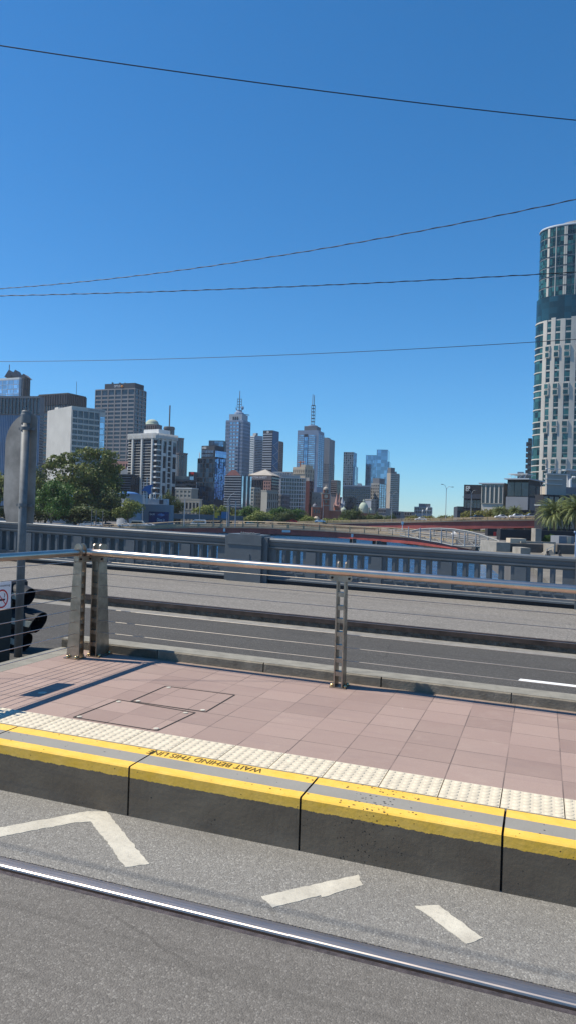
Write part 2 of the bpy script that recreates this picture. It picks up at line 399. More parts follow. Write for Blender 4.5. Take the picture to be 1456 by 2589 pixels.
M['carteal'] = mat('car_teal', (.25, .45, .45), .3, .3, .02)
M['carglass'] = mat('car_glass', (.015, .02, .03), .08)
M['tyre'] = mat('tyre_rubber', (.02, .02, .02), .9)
M['lamp_red'] = mat('tail_lamp_red', (.5, .03, .03), .3)
M['lamp_clear'] = mat('head_lamp_clear', (.7, .7, .7), .15)

# ================================================================ NEAR STREET
mb = MB(); mb.box(-60, 45, 3.05-1.75, 3.93, -.5, 0, S); 
# tram lane in strips so that the rails sit in real slots
mb = MB()
for a, b in ((3.20, 3.98), (1.79, 3.045), (-3.0, 1.62)): mb.box(-60, 45, a, b, -.4, 0, S)
struct(mb, 'tram_lane', [M['lane']])
mb = MB(); mb.box(-60, 45, 1.79, 3.044, .0, .004, S); struct(mb, 'tram_lane_surface', M['dust'])
mb = MB(); mb.box(-60, 45, 6.9, 11.45, -.4, 0, S); mb.box(-60, -4.73, 3.98, 6.9, -.4, 0, S); struct(mb, 'carriageway', M['road'])
mb = MB(); mb.box(-60, 45, 11.02, 11.405, 0, .004, S); struct(mb, 'gutter', M['gutter'])
def slab(pts, z0, z1):
    mb = MB(); mb.prism(pts, z0, z1, lambda p, q, e: S(p, q, e)); return mb
for (a, nm, lb) in ((3.05, 'tram_rail', 'polished grooved tram rail crossing the foreground beside the platform'), (1.62, 'tram_rail', 'grooved tram rail of the same track on the side away from the platform')):
    r = thing(nm, S(-1, a, 0), lb, 'rail', 'grooved rails of the tram track')
    b = MB(); hd = [(a+.058, -.1), (a+.058, -.006), (a+.061, .002), (a+.066, .0055), (a+.085, .0075), (a+.11, .0075), (a+.134, .0045), (a+.146, -.002), (a+.150, -.1)]
    b.prism(hd, -60, 45, lambda p, q, e: S(e, p, q)); b.build('rail_head', M['rail'], r, smooth=False)
    b = MB(); b.box(-60, 45, a+.03, a+.06, -.1, -.035, S); b.build('groove', M['groove'], r)
    b = MB(); b.box(-60, 45, a-.005, a+.03, -.1, -.001, S); b.build('rail_lip', M['lip'], r)
# markings
def mark(pts, name, label, grp=None, z=.0, m='whitemark', cat='road marking'):
    q_ = []; rj = random.Random(len(label))
    for i in range(len(pts)):
        A_, B_2 = np.array(pts[i]), np.array(pts[(i+1) % len(pts)]); L_ = np.linalg.norm(B_2-A_); k = max(1, int(L_/.022)) if m == 'whitemark' else 1
        n_ = np.array([-(B_2-A_)[1], (B_2-A_)[0]])/L_
        for j in range(k): q_.append(tuple(A_+(B_2-A_)*j/k + (n_*rj.gauss(0, .0028) if j else 0)))
    pts = q_
    b = slab(pts, z+.0002, z+.0022); o = b.build(name, M[m]); tag(o, label, cat, grp); return o
mark([(-2.40, 3.745), (-1.943, 3.357), (-1.85, 3.435), (-2.40, 3.905), (-2.50, 3.86), (-2.85, 3.40), (-2.85, 3.29), (-2.78, 3.30), (-2.47, 3.70)][::-1], 'zigzag_marking', 'cream angled zigzag stripe bent at a corner on the road near the kerb', 'zigzag road markings')
mark([(-1.216, 3.373), (-1.131, 3.299), (-.96, 3.50), (-.95, 3.485), (-.794, 3.680), (-.841, 3.778)], 'zigzag_marking', 'short cream stripe with a ragged edge, leaning left, between the other two markings', 'zigzag road markings')
mark([(-.524, 3.591), (-.262, 3.368), (-.198, 3.445), (-.418, 3.647)], 'zigzag_marking', 'short straight cream stripe at the right, leaning right, nearest the platform joint', 'zigzag road markings')
mark([(-.22, 9.14), (3.0, 9.14), (3.0, 9.25), (-.20, 9.25)], 'lane_line', 'white painted lane dash on the dark carriageway behind the platform', None, .0, 'whiteline')
mark([(7, 9.14), (10, 9.14), (10, 9.25), (7, 9.25)], 'lane_line', 'next white painted lane dash farther along the carriageway, out of view', None, .0, 'whiteline')

# platform
PL = thing('tram_platform', S(-1, 5.2, 0), 'raised tram stop platform with pink pavers and yellow edge', 'platform')
S0, S1 = -4.72, 30
b = MB(); b.box(S0+.25, S1, 4.558, 6.70, 0, HP, S); b.build('paving', M['paver'], PL)
b = MB(); b.box(S0, S0+.25, 3.95, 6.70, 0, HP+.001, S); b.build('end_kerb', M['kerblight'], PL)
b = MB(); b.box(S0+.25, S1, 4.10, 4.558, 0, HP-.012, S); b.build('bedding', M['joint'], PL)
# edge blocks with a bevelled nose
s = -3.311-1.055
while s < S1-1.06:
    g_ = .006
    poly = [(3.905, 0), (3.905, HP-.008), (3.913, HP), (4.243, HP), (4.243, 0)]
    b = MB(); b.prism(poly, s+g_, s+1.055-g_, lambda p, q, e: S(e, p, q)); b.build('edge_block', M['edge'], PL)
    s += 1.055
b = MB(); b.box(S0+.25, S1, 3.93, 4.243, 0, HP-.03, S); b.build('edge_footing', M['joint'], PL)
# tactile tiles: 6 x 6 domes
def tile_mesh():
    b = MB(); w_ = .334; b.box(.003, w_-.003, .002, .308, -.02, .004)
    n = 6
    for i in range(n):
        for j in range(6):
            cx = (i+.5)*w_/n; cy = (j+.5)*.31/6
            b.lathe((cx, cy, .0035), [(.0225, 0), (.020, .0022), (.014, .0042), (.007, .005), (.001, .0052)], 10)
    return b
tm = tile_mesh()
k0 = int((S0+.25+.178)/.334)
proto = None
for k in range(-12, 40):
    s_ = -.178 + .334*k
    if s_ < S0+.25 or s_ > 12: continue
    if proto is None:
        b = MB(); b.v = [(ax[0]*x+nx[0]*y, ax[1]*x+nx[1]*y, z-GR*x) for x, y, z in tm.v]; b.f = tm.f; b.mi = tm.mi
        pass
        o = b.build('tactile_tile', M['tactile'], None, origin=(0, 0, 0)); proto = o
        for i_, p_ in enumerate(o.data.polygons): p_.use_smooth = i_ >= 6
    else:
        o = proto.copy(); COL.objects.link(o)
    o.parent = PL
    p = S(s_, 4.245, HP); o.location = Vector(p) - Vector(WL[PL.name])
b = MB(); b.box(12, S1, 4.247, 4.556, HP-.02, HP+.004, S); b.build('tactile_strip', M['tactile'], PL)
# rear kerb
for i in range(-1, 22):
    a = -3.59 + 1.128*(i-1)
    if a < S0 - .1: a = max(a, S0)
    e = a + 1.128 - .012
    b = MB(); b.prism([(6.70, 0), (6.70, HP+.078), (6.712, HP+.088), (6.96, HP+.088), (6.96, 0)], max(a, S0), e, lambda p, q, x: S(x, p, q))
    b.build('rear_kerb_block', [M['kerbcon']], PL)
b = MB(); b.box(S0, S1-6, 6.718, 6.955, HP+.088, HP+.091, S); b.build('kerb_top_wear', M['kerblight'], PL)
# access covers outlined in the paving with bolt caps
def cover(pts, caps, label):
    c = thing('access_cover', S(pts[0][0], pts[0][1], HP), label, 'access cover', 'access covers set in the platform paving')
    n = len(pts); b = MB()
    for i in range(n):
        (a0, c0), (a1, c1) = pts[i], pts[(i+1) % n]
        d = np.array([a1-a0, c1-c0]); L = np.linalg.norm(d); d /= L; q = np.array([-d[1], d[0]])*.006
        P = [(a0-q[0], c0-q[1]), (a1-q[0], c1-q[1]), (a1+q[0], c1+q[1]), (a0+q[0], c0+q[1])]
        b.prism(P, HP+.0005, HP+.0025, lambda p, q_, e: S(p, q_, e))
    b.build('frame_gap', M['joint'], c)
    for (a, t_) in caps:
        b = MB(); b.lathe(S(a, t_, HP+.001), [(.019, 0), (.019, .003), (.014, .004)], 14); b.build('bolt_cap', M['whitemark'], c)
cover([(-2.995, 5.18), (-2.995, 5.75), (-2.37, 5.77), (-2.36, 5.19)], [(-2.95, 5.72), (-2.95, 5.21), (-2.40, 5.22)], 'rectangular paved access cover edged by a dark gap, nearer the middle fence post')
cover([(-3.12, 4.60), (-3.10, 5.17), (-2.42, 5.13), (-2.45, 4.60)], [(-3.09, 4.63), (-3.07, 5.12), (-2.48, 5.09), (-2.48, 4.64)], 'rectangular paved access cover edged by a dark gap, against the cream tactile strip')
b = MB(); b.lathe(S(-3.72, 5.05, HP+.001), [(.035, 0), (.035, .003), (.03, .004)], 14)
tag(b.build('survey_cap', M['whitemark']), 'pale round cap set in the pavers near the left fence shadow', 'cap')

# text painted on the yellow band
def text_verts(txt, size):
    cu = bpy.data.curves.new('tx', 'FONT'); cu.body = txt; cu.size = size; cu.resolution_u = 3
    ob = bpy.data.objects.new('tx', cu); COL.objects.link(ob)
    bpy.context.view_layer.update()
    dg = bpy.context.evaluated_depsgraph_get(); me = bpy.data.meshes.new_from_object(ob.evaluated_get(dg))
    v = [(p.co.x, p.co.y) for p in me.vertices]; f = [tuple(p.vertices) for p in me.polygons]
    bpy.data.objects.remove(ob); bpy.data.curves.remove(cu); bpy.data.meshes.remove(me)
    return v, f
def text_obj(txt, O, u, v_, W, H, mat_, parent, name='lettering'):
    vs, fs_ = text_verts(txt, 1.0)
    a = np.array(vs); mn = a.min(0); sz = a.max(0)-mn; O = np.array(O); u = np.array(u); v_ = np.array(v_)
    b = MB(); b.add([O + u*W*(p[0]-mn[0])/sz[0] + v_*H*(p[1]-mn[1])/sz[1] for p in a], fs_)
    return b.build(name, mat_, parent)
o_ = np.array(S(-1.53, 4.225, HP+.0025)); u_ = np.array(S(-2.53, 4.225, HP+.0025)) - o_; v_ = np.array(S(-1.53, 3.225, HP+.0025)) - o_
text_obj('WAIT BEHIND THIS LINE', o_, u_, v_, .76, .068, M['textdark'], PL)

# footpath, kerb
mb = MB(); mb.box(-60, 45, 11.47, 16.35, -.4, .17, S); struct(mb, 'footpath', M['path'])
mb = MB(); mb.box(-60, 45, 11.405, 11.47, -.3, .085, S); struct(mb, 'kerb', M['kerbrough'])
mb = MB(); mb.box(-60, 45, 11.392, 11.47, .085, .173, S); struct(mb, 'kerb_edge', M['kerbsteel'])
mb = MB(); mb.box(-60, 45, -3, 16.5, -2.4, -.41, S); struct(mb, 'bridge_deck', M['quay'])

# parapet of the bridge
PB = .17
def parapet_bay(sa, sb, first, parent):
    """wall from sa to sb with openings; built as piers, head and sill"""
    ops = []
    c = first
    for n in (3, 5, 5, 5, 3):
        for k in range(n): ops.append(c + .24*k)
        c += .24*n + .28 - .005
    b = MB(); z0, zb, zt, zc = PB, .45, .92, .99
    t0, t1 = 15.90, 16.14
    b.box(sa, sb, t0, t1, z0, zb, S); b.box(sa, sb, t0, t1, zt, zc+.02, S)
    prev = sa
    for o in ops:
        b.box(prev, o, t0, t1, zb, zt, S); prev = o+.135
    b.box(prev, sb, t0, t1, zb, zt, S)
    b.build('balustrade_wall', M['parapet'], parent)
    # raised plain panels between the groups, pilaster strips, moulded sills
    b = MB()
    for i in range(len(ops)-1):
        g0 = ops[i]+.135; g1 = ops[i+1]
        if g1-g0 > .3: b.box(g0+.07, g1-.08, t0-.026, t0, .33, .925, S)
        elif g1-g0 > .05: b.box(g0+.03, g1-.03, t0-.010, t0, .50, .87, S)
    for o in ops: 
        b.box(o-.02, o+.155, t0-.028, t0, .415, .445, S)
    b.build('raised_panels', M['parapet'], parent)
    b = MB()
    prof = [(t1+.03, zc+.02), (t0-.012, zc+.02), (t0-.022, zc+.05), (t0-.025, 1.085), (t0-.045, 1.105), (t0-.045, 1.15), (t0-.03, 1.168), (t0+.02, 1.18), (t1-.03, 1.18), (t1+.04, 1.11)]
    b.prism([(p, q) for p, q in prof][::-1], sa, sb, lambda p, q, e: S(e, p, q)); b.build('coping', M['parapet'], parent)
    b = MB(); b.prism([(t0, .99), (t0-.032, .985), (t0-.032, .955), (t0, .93)], sa, sb, lambda p, q, e: S(e, p, q))
    b.prism([(t0, .36), (t0-.045, .34), (t0-.05, .30), (t0-.07, .285), (t0-.07, .25), (t0, .25)], sa, sb, lambda p, q, e: S(e, p, q))
    b.build('moulding', M['parapet'], parent)
    b = MB(); b.box(sa, sb, t0-.03, t0, PB, .25, S); b.build('plinth_shadow', M['black'], parent)  # black strip at the foot: shadow under the moulding put into its colour
PAR = thing('bridge_parapet', S(-2.6, 16, PB), 'dark grey bridge parapet with rows of upright slots and stepped piers', 'parapet')
PER = 7.46
for k in range(-4, 3):
    c0 = k*PER
    parapet_bay(-5.80+c0, .63+c0, -5.632+c0, PAR)
    p0, p1 = -6.83+c0, -5.80+c0
    b = MB()
    b.box(p0+.10, p1-.12, 15.70, 16.30, PB, 1.235, S)
    b.box(p0+.0, p0+.10, 15.78, 16.25, PB, 1.19, S); b.box(p1-.12, p1, 15.78, 16.25, PB, 1.19, S)
    b.box(p0+.085, p1-.105, 15.685, 15.70, 1.00, 1.02, S)
    b.box(p0+.42, p0+.64, 15.688, 15.70, .62, .80, S)
    b.build('pier', M['parapet'], PAR)
    b = MB(); b.box(p0+.35, p1-.30, 15.82, 16.1, 1.235, 1.262, S)
    for q in (.36, .42, .60, .66):
        b.lathe(S(p0+q, 15.86, 1.262), [(.016, 0), (.016, .015), (.008, .022)], 8)
    b.build('pier_cap', M['galv'], PAR)

# handrail fence
ZR = 1.325; RR = .035
CZ = [1.235, 1.117, 1.0, .885, .767, .65, .535, .415]
def post(center, axis, label, width=.14, wt=.09):
    """two tapered plates side by side along `axis` ('s' for a post of the rear fence, 't' for the side fence)"""
    sc_, tc = center
    root = thing('fence_post', S(sc_, tc, HP), label, 'fence post', 'stainless fence posts')
    def T(p, q, e):   # p along plate depth (outwards), q height, e along the fence
        return S(sc_+e, tc+p, q) if axis == 's' else S(sc_-p, tc+e, q)
    for e in (-.035, .035):
        outer = [(0, HP), (width, HP), (wt, ZR-.1), (wt, ZR+.035), (wt-.007, ZR+.065), (wt-.025, ZR+.083), (.045, ZR+.088), (.025, ZR+.083), (.008, ZR+.068), (0, ZR+.04)]
        b = MB(); b.prism(outer, e-.006, e+.006, T); b.build('plate', M['stainless_b'], root)
    b = MB()
    for z in CZ[1:]: b.prism([(.01, z-.02), (.075, z-.02), (.075, z+.02), (.01, z+.02)], -.029, .029, T)
    b.build('spacers', M['stainless_b'], root)
    b = MB(); b.prism([(.12, -.105), (.135, -.09), (.14, 0)], 0, .001, lambda p, q, e: S(0, 0, 0)) if False else None
    b = MB(); b.prism([(-.10, ZR-.035), (-.105, ZR-.06), (-.095, ZR-.082), (-.075, ZR-.09), (.075, ZR-.09), (.095, ZR-.082), (.105, ZR-.06), (.10, ZR-.035)], -.012, -.004,
        (lambda p, q, e: S(sc_+p, tc+e, q)) if axis == 's' else (lambda p, q, e: S(sc_-e, tc+p, q))); b.build('bracket', M['stainless_b'], root)
    for q in (-.078, .078):
        c = S(sc_+q, tc-.014, ZR-.06) if axis == 's' else S(sc_+.014, tc+q, ZR-.06)
        c2 = S(sc_+q, tc-.022, ZR-.06) if axis == 's' else S(sc_+.022, tc+q, ZR-.06)
        b = MB(); b.tube([c, c2], .011, 10); b.build('bolt', M['groove'], root)
    b = MB()
    if axis == 's': b.box(sc_-.075, sc_+.075, tc-.01, tc+width+.01, HP, HP+.010, S)
    else: b.box(sc_-width-.01, sc_+.01, tc-.075, tc+.075, HP, HP+.010, S)
    b.build('base_plate', M['stainless_b'], root)
    for a in (-.06, .06):
        for d in (.02, width-.03):
            c = S(sc_+a, tc+d, HP+.01) if axis == 's' else S(sc_-d, tc+a, HP+.01)
            b = MB(); b.lathe(c, [(.016, 0), (.016, .012), (.011, .021), (.004, .025)], 10, ); b.build('anchor_bolt', M['brass'], root, smooth=True)
    return root
post((-4.215, 6.31), 't', 'stainless post with two broad plates, just left of the fence corner')
post((-4.17, 6.44), 's', 'stainless twin plate post just right of the fence corner', .235, .14)
post((-1.675, 6.45), 's', 'stainless twin plate post standing alone in mid platform')
post((-4.215, 4.30), 't', 'stainless twin plate post of the side fence nearest the track, out of view')
for k in range(1, 5): post((-1.675+2.5*k, 6.45), 's', '%s stainless post of the rear fence beyond the right edge of view' % ['', 'first', 'second', 'third', 'fourth'][k])
HR = tag(None or (lambda b: (b.tube([S(-4.27, 3.9, ZR)] + [S(-4.27, 4.0+.24*i, ZR) for i in range(10)] + [S(-4.268, 6.30, ZR), S(-4.255, 6.36, ZR), S(-4.225, 6.405, ZR), S(-4.18, 6.425, ZR), S(-4.10, 6.43, ZR)] + [S(-3.6+1.0*i, 6.43, ZR) for i in range(13)], RR, 20), b.build('handrail', M['stainless'], smooth=True))[1])(MB()),
    'shiny round stainless handrail turning the corner of the platform fence', 'handrail')
for i, z in enumerate(CZ[:7]):
    b = MB(); b.tube([S(-4.17+q, 6.485, z) for q in (0, 2.5, 5, 8, 12.5)], .0030, 6)
    tag(b.build('fence_cable', M['cable']), 'thin steel cable %s of the rear platform fence' % ['topmost', 'second from the top', 'third from the top', 'fourth from the top', 'fifth from the top', 'sixth from the top', 'lowest'][i], 'cable', 'cables of the platform fence')
for i, z in enumerate(CZ):
    b = MB(); b.tube([S(-4.27, q, z) for q in (3.9, 5, 6.33)], .0036, 6)
    tag(b.build('fence_cable', M['stainless']), 'thin steel cable %s of the short side fence at the left' % ['topmost', 'second from the top', 'third from the top', 'fourth from the top', 'fifth from the top', 'sixth from the top', 'seventh from the top', 'lowest'][i], 'cable', 'cables of the platform fence')

# no smoking sign on the side fence
NS = thing('no_smoking_sign', S(-4.25, 5.16, .90), 'white no smoking plate with red circle hung on the side fence cables', 'sign')
def TS(t_, z, e): return S(-4.245+e, t_, z)
b = MB(); b.prism([(4.80, .895), (5.29, .895), (5.29, 1.12), (4.80, 1.12)], -.002, .002, TS); b.build('plate', M['white'], NS)
def ring(cx, cz, r0, r1, e):
    n = 28; b = MB(); vs = []
    for k in range(n):
        a = 2*math.pi*k/n
        vs += [TS(cx+r0*math.cos(a), cz+r0*math.sin(a), e), TS(cx+r1*math.cos(a), cz+r1*math.sin(a), e)]
    b.add(vs, [(2*k, 2*k+1, (2*k+3) % (2*n), (2*k+2) % (2*n)) for k in range(n)]); return b
b = ring(5.175, .982, .066, .078, .0045)
b.prism([(5.175-.05, .982+.045), (5.175-.045, .982+.05), (5.175+.05, .982-.045), (5.175+.045, .982-.05)], .0035, .0045, TS)
b.build('prohibition_ring', M['red'], NS)
b = MB(); b.prism([(5.13, .965), (5.215, .965), (5.215, .981), (5.13, .981)], .003, .0035, TS)
b.prism([(5.20, .99), (5.206, .99), (5.215, 1.01), (5.206, 1.026), (5.20, 1.024), (5.208, 1.01)], .003, .0035, TS); b.build('cigarette_symbol', M['black'], NS)
text_obj('No smoking', TS(5.06, 1.078, .0035), np.array(TS(6.06, 1.078, .0035))-np.array(TS(5.06, 1.078, .0035)), (0, 0, 1), .215, .022, M['black'], NS)

# sign post with a two-leaf sign seen from behind
SP = thing('sign_post', S(-5.65, 7.2, 0), 'grey galvanised pole carrying a tall rounded sign seen from behind', 'sign post')
b = MB(); b.tube([S(-5.65, 7.2, 0), S(-5.65, 7.2, 2.72)], .046, 20); b.build('pole', M['galv'], SP, smooth=True)
b = MB(); b.lathe(S(-5.65, 7.2, 2.68), [(.055, 0), (.055, .10), (.050, .115), (.049, .135), (.04, .147), (.01, .15)], 20); b.build('pole_cap', M['galv'], SP)
for z in (2.60, 1.72):
    b = MB(); b.lathe(S(-5.65, 7.2, z), [(.055, 0), (.055, .04)], 20)
    b.box(-5.76, -5.56, 7.22, 7.25, z+.005, z+.035, S); b.build('clamp', M['galv'], SP)
def leaf(side, ang, w_, label):
    pts = []; zt, zb = 2.81, 1.53; rt = w_
    for k in range(9):
        a = math.pi/2*k/8; pts.append((rt*math.sin(a), zt-rt*.92+rt*.92*math.cos(a)))
    pts += [(w_, zb+.30), (w_*.97, zb+.15), (w_*.86, zb), (0, zb)]
    ca, sa = math.cos(ang), math.sin(ang)
    def T(p, q, e): return S(-5.65+side*p*ca, 7.275+p*sa+e, q)
    b = MB(); b.prism(pts, 0, .006, T); o = b.build('sign_panel', M['signback'], SP)
    b = MB(); b.prism([(p*.97, q*.985+.025) for p, q in pts], .0065, .008, T); b.build('sign_face', M['white'], o)
leaf(-1, R_(10), .40, ''); leaf(1, R_(20), .085, '')

# traffic signal seen from the side behind the fence, and a cabinet in front of it
CB = thing('signal_cabinet', S(-5.55, 6.62, 0), 'dark green upright metal cabinet at the left edge behind the no smoking sign', 'cabinet')
b = MB(); b.prism([(-5.72, 0), (-5.40, 0), (-5.385, .70), (-5.40, .735), (-5.72, .76)], 6.52, 6.74, lambda p, q, e: S(p, e, q)); b.build('housing', M['darkgreen'], CB)
b = MB(); b.box(-5.73, -5.375, 6.51, 6.75, .762, .775, S); b.build('lid', M['galv'], CB)
TL = thing('traffic_signal', S(-6.0, 7.5, 0), 'black traffic signal with three hooded lamps seen from the side beyond the left fence', 'traffic signal')
b = MB(); b.box(-6.12, -5.99, 7.36, 7.64, 0, .80, S); b.build('housing', M['darkgreen'], TL)
b = MB(); b.prism([(-5.99, .02), (-5.95, .02), (-5.95, .80), (-5.99, .83)], 7.28, 7.72, lambda p, q, e: S(p, e, q)); b.build('backing_board', M['black'], TL)
for zc_, L, r in ((.665, .22, .125), (.375, .40, .150), (.13, .20, .125)):
    b = MB(); n = 28; vs = []
    for k in range(n+1):
        a = math.pi*(-.45 + 1.9*k/n); c_, s_2 = math.cos(a), math.sin(a)
        Lk = L*(.72+.28*(s_2*.5+.5))
        for rr in (r, r-.008):
            vs += [S(-5.95, 7.5+rr*c_, zc_+rr*s_2), S(-5.95+Lk*.6, 7.5+rr*c_*.99, zc_+rr*s_2*.98-.005), S(-5.95+Lk, 7.5+rr*c_*.93, zc_+rr*s_2*.86-.02)]
    fs_ = []
    for k in range(n):
        i, j = 6*k, 6*(k+1)
        fs_ += [(i, i+1, j+1, j), (i+1, i+2, j+2, j+1), (i+3, j+3, j+4, i+4), (i+4, j+4, j+5, i+5), (i+2, i+5, j+5, j+2)]
    b.add(vs, fs_); o = b.build('visor', M['black'], TL)
    b = MB(); b.tube([S(-5.97, 7.5, zc_), S(-5.93, 7.5, zc_)], r*.85, 20); b.build('lens', M['carglass'], o)
    b = MB(); b.prism([(-5.90, zc_-.035), (-5.95+L*.80, zc_-.055), (-5.95+L*.90, zc_+.012), (-5.90, zc_+.035)], 7.5-r-.006, 7.5-r+.004, lambda p, q, e: S(p, e, q)); b.build('sunlit_hood_band', M['visorlit'], o)  # pale band: sunlit inside of the hood put into the colour

# overhead wires: end pixels, height
def wire(p0, pm, p1, z, r, label, twist=False):
    def P(px):
        rr = ray(*px); k = (z-HC)/rr[2]; return CAMP+rr*k
    A, B = P(p0), P(p1)
    d = (B-A)[:2]; nrm = np.array([-d[1], d[0]])
    rm = ray(*pm); k = (A[:2]@nrm)/(rm[:2]@nrm); Mi = CAMP+rm*k
    u = ((Mi-A)[:2]@d)/(d@d)
    lin = A+(B-A)*u; sag = (Mi[2]-lin[2])/(u*(1-u))
    pts = []
    for i in range(-24, 49):
        q = i/24; p = A+(B-A)*q; p[2] += sag*q*(1-q); pts.append(p)
    b = MB(); b.tube(pts, r, 6)
    if twist:
        pp = []
        for i in range(0, 600):
            q = -.6+2.2*i/600; p = A+(B-A)*q; p[2] += sag*q*(1-q)
            p[2] += r*1.3*math.cos(i*.55); p[1] += r*1.3*math.sin(i*.55); pp.append(p)
        b.tube(pp, r*.8, 5)
    o = b.build('overhead_wire', M['wire']); tag(o, label, 'overhead wire', 'overhead tram wires'); return o
wire((0, 115), (728, 219), (1456, 304), 6.4, .0055, 'uppermost overhead wire, thin and sloping down to the right')
wire((0, 730), (728, 643), (1456, 504), 6.6, .0062, 'twisted overhead cable rising steeply to the right, second from the top', True)
wire((0, 748), (728, 725), (1456, 688), 6.3, .007, 'twisted overhead cable nearly level, third from the top', True)
wire((0, 914), (728, 897), (1456, 858), 6.2, .0075, 'lowest overhead wire, nearly level above the skyline')
b = MB(); b.tube([S(-60, 2.38, 5.7), S(-20, 2.38, 5.62), S(20, 2.38, 5.62), S(45, 2.38, 5.7)], .007, 6)
tag(b.build('overhead_wire', M['wire']), 'contact wire running along above the near tram track', 'overhead wire', 'overhead tram wires')


# ================================================================ FAR: TERRAIN, WATER
def poly(pts, z0, z1):
    b = MB(); b.prism(pts, z0, z1, lambda p, q, e: (p, q, e)); return b
ZG = -5.0; ZW = -7.6
b = MB(); b.add([(-9000, -200, ZW), (9000, -200, ZW), (9000, 700, ZW), (-9000, 700, ZW)], [(0, 1, 2, 3)]); struct(b, 'river_water', M['water'])
struct(poly([(-9000, 22), (-75, 22), (-52, 90), (-34, 150), (-44, 235), (-70, 335), (60, 345), (70, 240), (41, 152), (33, 110), (24, 76), (22, 30), (9000, 30), (9000, 12000), (-9000, 12000)][::-1], -12, ZG), 'ground', M['ground'])
# left bank: lawn, path
struct(poly([(-200, 60), (-66, 60), (-56, 92), (-46, 130), (-52, 190), (-200, 190)][::-1], ZG, ZG+.35), 'lawn', M['grass'])
struct(poly([(-64.5, 60), (-62, 60), (-53, 92), (-42, 132), (-44, 132), (-55.5, 92)][::-1], ZG+.3, ZG+.5), 'path', M['deckcon'])

# ---------------------------------------------------------------- trees
def crown_mesh(name, lobes, n, leaf, mat_, seed):
    r = np.random.RandomState(seed)
    tot = sum(l[3]*l[4] for l in lobes); V = []; Fc = []
    for (cx, cy, cz, rx, rz, dens) in [(*l, ) if len(l) == 6 else (*l, 1.0) for l in lobes]:
        k = int(n*rx*rz/tot*dens)
        d = r.normal(size=(k, 3)); d /= np.linalg.norm(d, axis=1)[:, None]
        rad = r.uniform(.35, 1.0, k)**.45
        # lumpy surface
        lump = 1 + .22*np.sin(d[:, 0]*5+cx*9)*np.cos(d[:, 2]*6+cy*7) + .12*np.sin(d[:, 1]*11+cz*5)
        p = d*(rad*lump)[:, None]*np.array([rx, rx, rz]) + np.array([cx, cy, cz])
        keep = np.sin(p[:, 0]*11+seed)*np.sin(p[:, 1]*12)*np.sin(p[:, 2]*15+1) < .28
        p = p[keep]; dd = d[keep]
        for i in range(len(p)):
            nrm = dd[i]*.6 + r.normal(size=3)*.6; nrm[2] += .25; nrm /= np.linalg.norm(nrm)
            a = np.cross(nrm, r.normal(size=3)); a /= np.linalg.norm(a); bb = np.cross(nrm, a)
            s_ = leaf*r.uniform(.6, 1.4); o = len(V); q = p[i]
            V += [tuple(q-a*s_-bb*s_*.5), tuple(q+a*s_*.2-bb*s_*.7), tuple(q+a*s_+bb*s_*.3), tuple(q-a*s_*.1+bb*s_*.8)]
            Fc.append((o, o+1, o+2, o+3))
    me = bpy.data.meshes.new(name); me.from_pydata(V, [], Fc); me.materials.append(mat_); me.update(); return me
def trunk_mesh(name, lobes, r0, seed):
    r = random.Random(seed); b = MB()
    b.tube([(0, 0, -.02), (.01, .01, .15), (-.01, 0, .34)], r0, 7, r2=r0*.7)
    for l in lobes:
        cx, cy, cz = l[:3]
        b.tube([(-.01, 0, .22), (cx*.4+r.uniform(-.03, .03), cy*.4, .22+(cz-.22)*.55), (cx, cy, cz)], r0*.55, 5, r2=r0*.12)
    me = bpy.data.meshes.new(name); me.from_pydata(b.v, [], b.f); me.materials.append(M['bark']); me.update(); return me
def rl(seed, n, spread, zc, zr, rmin, rmax):
    r = random.Random(seed); L = []
    for i in range(n):
        a = r.uniform(0, 6.28); d = spread*math.sqrt(r.random())
        L.append((d*math.cos(a), d*math.sin(a), zc + r.uniform(-zr, zr)*(1.15-d/spread*.8), r.uniform(rmin, rmax), r.uniform(rmin, rmax)*.8))
    return L
PT = {}
def proto_tree(key, lobes, n, leaf, mk, tr, seed):
    PT[key] = (crown_mesh('crown', lobes, n, leaf, M[mk], seed), trunk_mesh('trunk', lobes[:9], tr, seed))
proto_tree('gum', [(-.33, 0, .80, .13, .09), (-.42, .05, .72, .08, .08), (-.17, 0, .86, .13, .08), (.03, .1, .93, .17, .08), (.26, 0, .89, .19, .10), (.38, .1, .78, .12, .10), (0, 0, .66, .30, .15), (.22, .1, .58, .26, .18), (-.16, -.1, .52, .22, .14),
   (.32, 0, .42, .22, .16), (-.02, -.15, .40, .26, .15), (-.28, .1, .36, .14, .12), (.15, -.1, .25, .30, .14), (-.3, 0, .18, .16, .12), (.38, 0, .22, .16, .13)], 19000, .0155, 'gum', .022, 3)
proto_tree('dense', rl(11, 14, .34, .55, .33, .16, .28), 8000, .020, 'dark', .03, 5)
proto_tree('fresh', rl(12, 13, .36, .55, .32, .15, .26), 7000, .020, 'fresh', .03, 6)
proto_tree('plane', rl(13, 13, .34, .56, .30, .15, .25), 6000, .022, 'plane', .03, 7)
proto_tree('plane_b', rl(23, 16, .40, .52, .30, .13, .22), 5000, .026, 'plane', .03, 9)
proto_tree('olive', rl(14, 14, .42, .52, .30, .13, .24), 5000, .026, 'gum', .03, 8)
proto_tree('yellow', rl(15, 15, .42, .52, .28, .13, .22), 5000, .026, 'yellow', .03, 10)
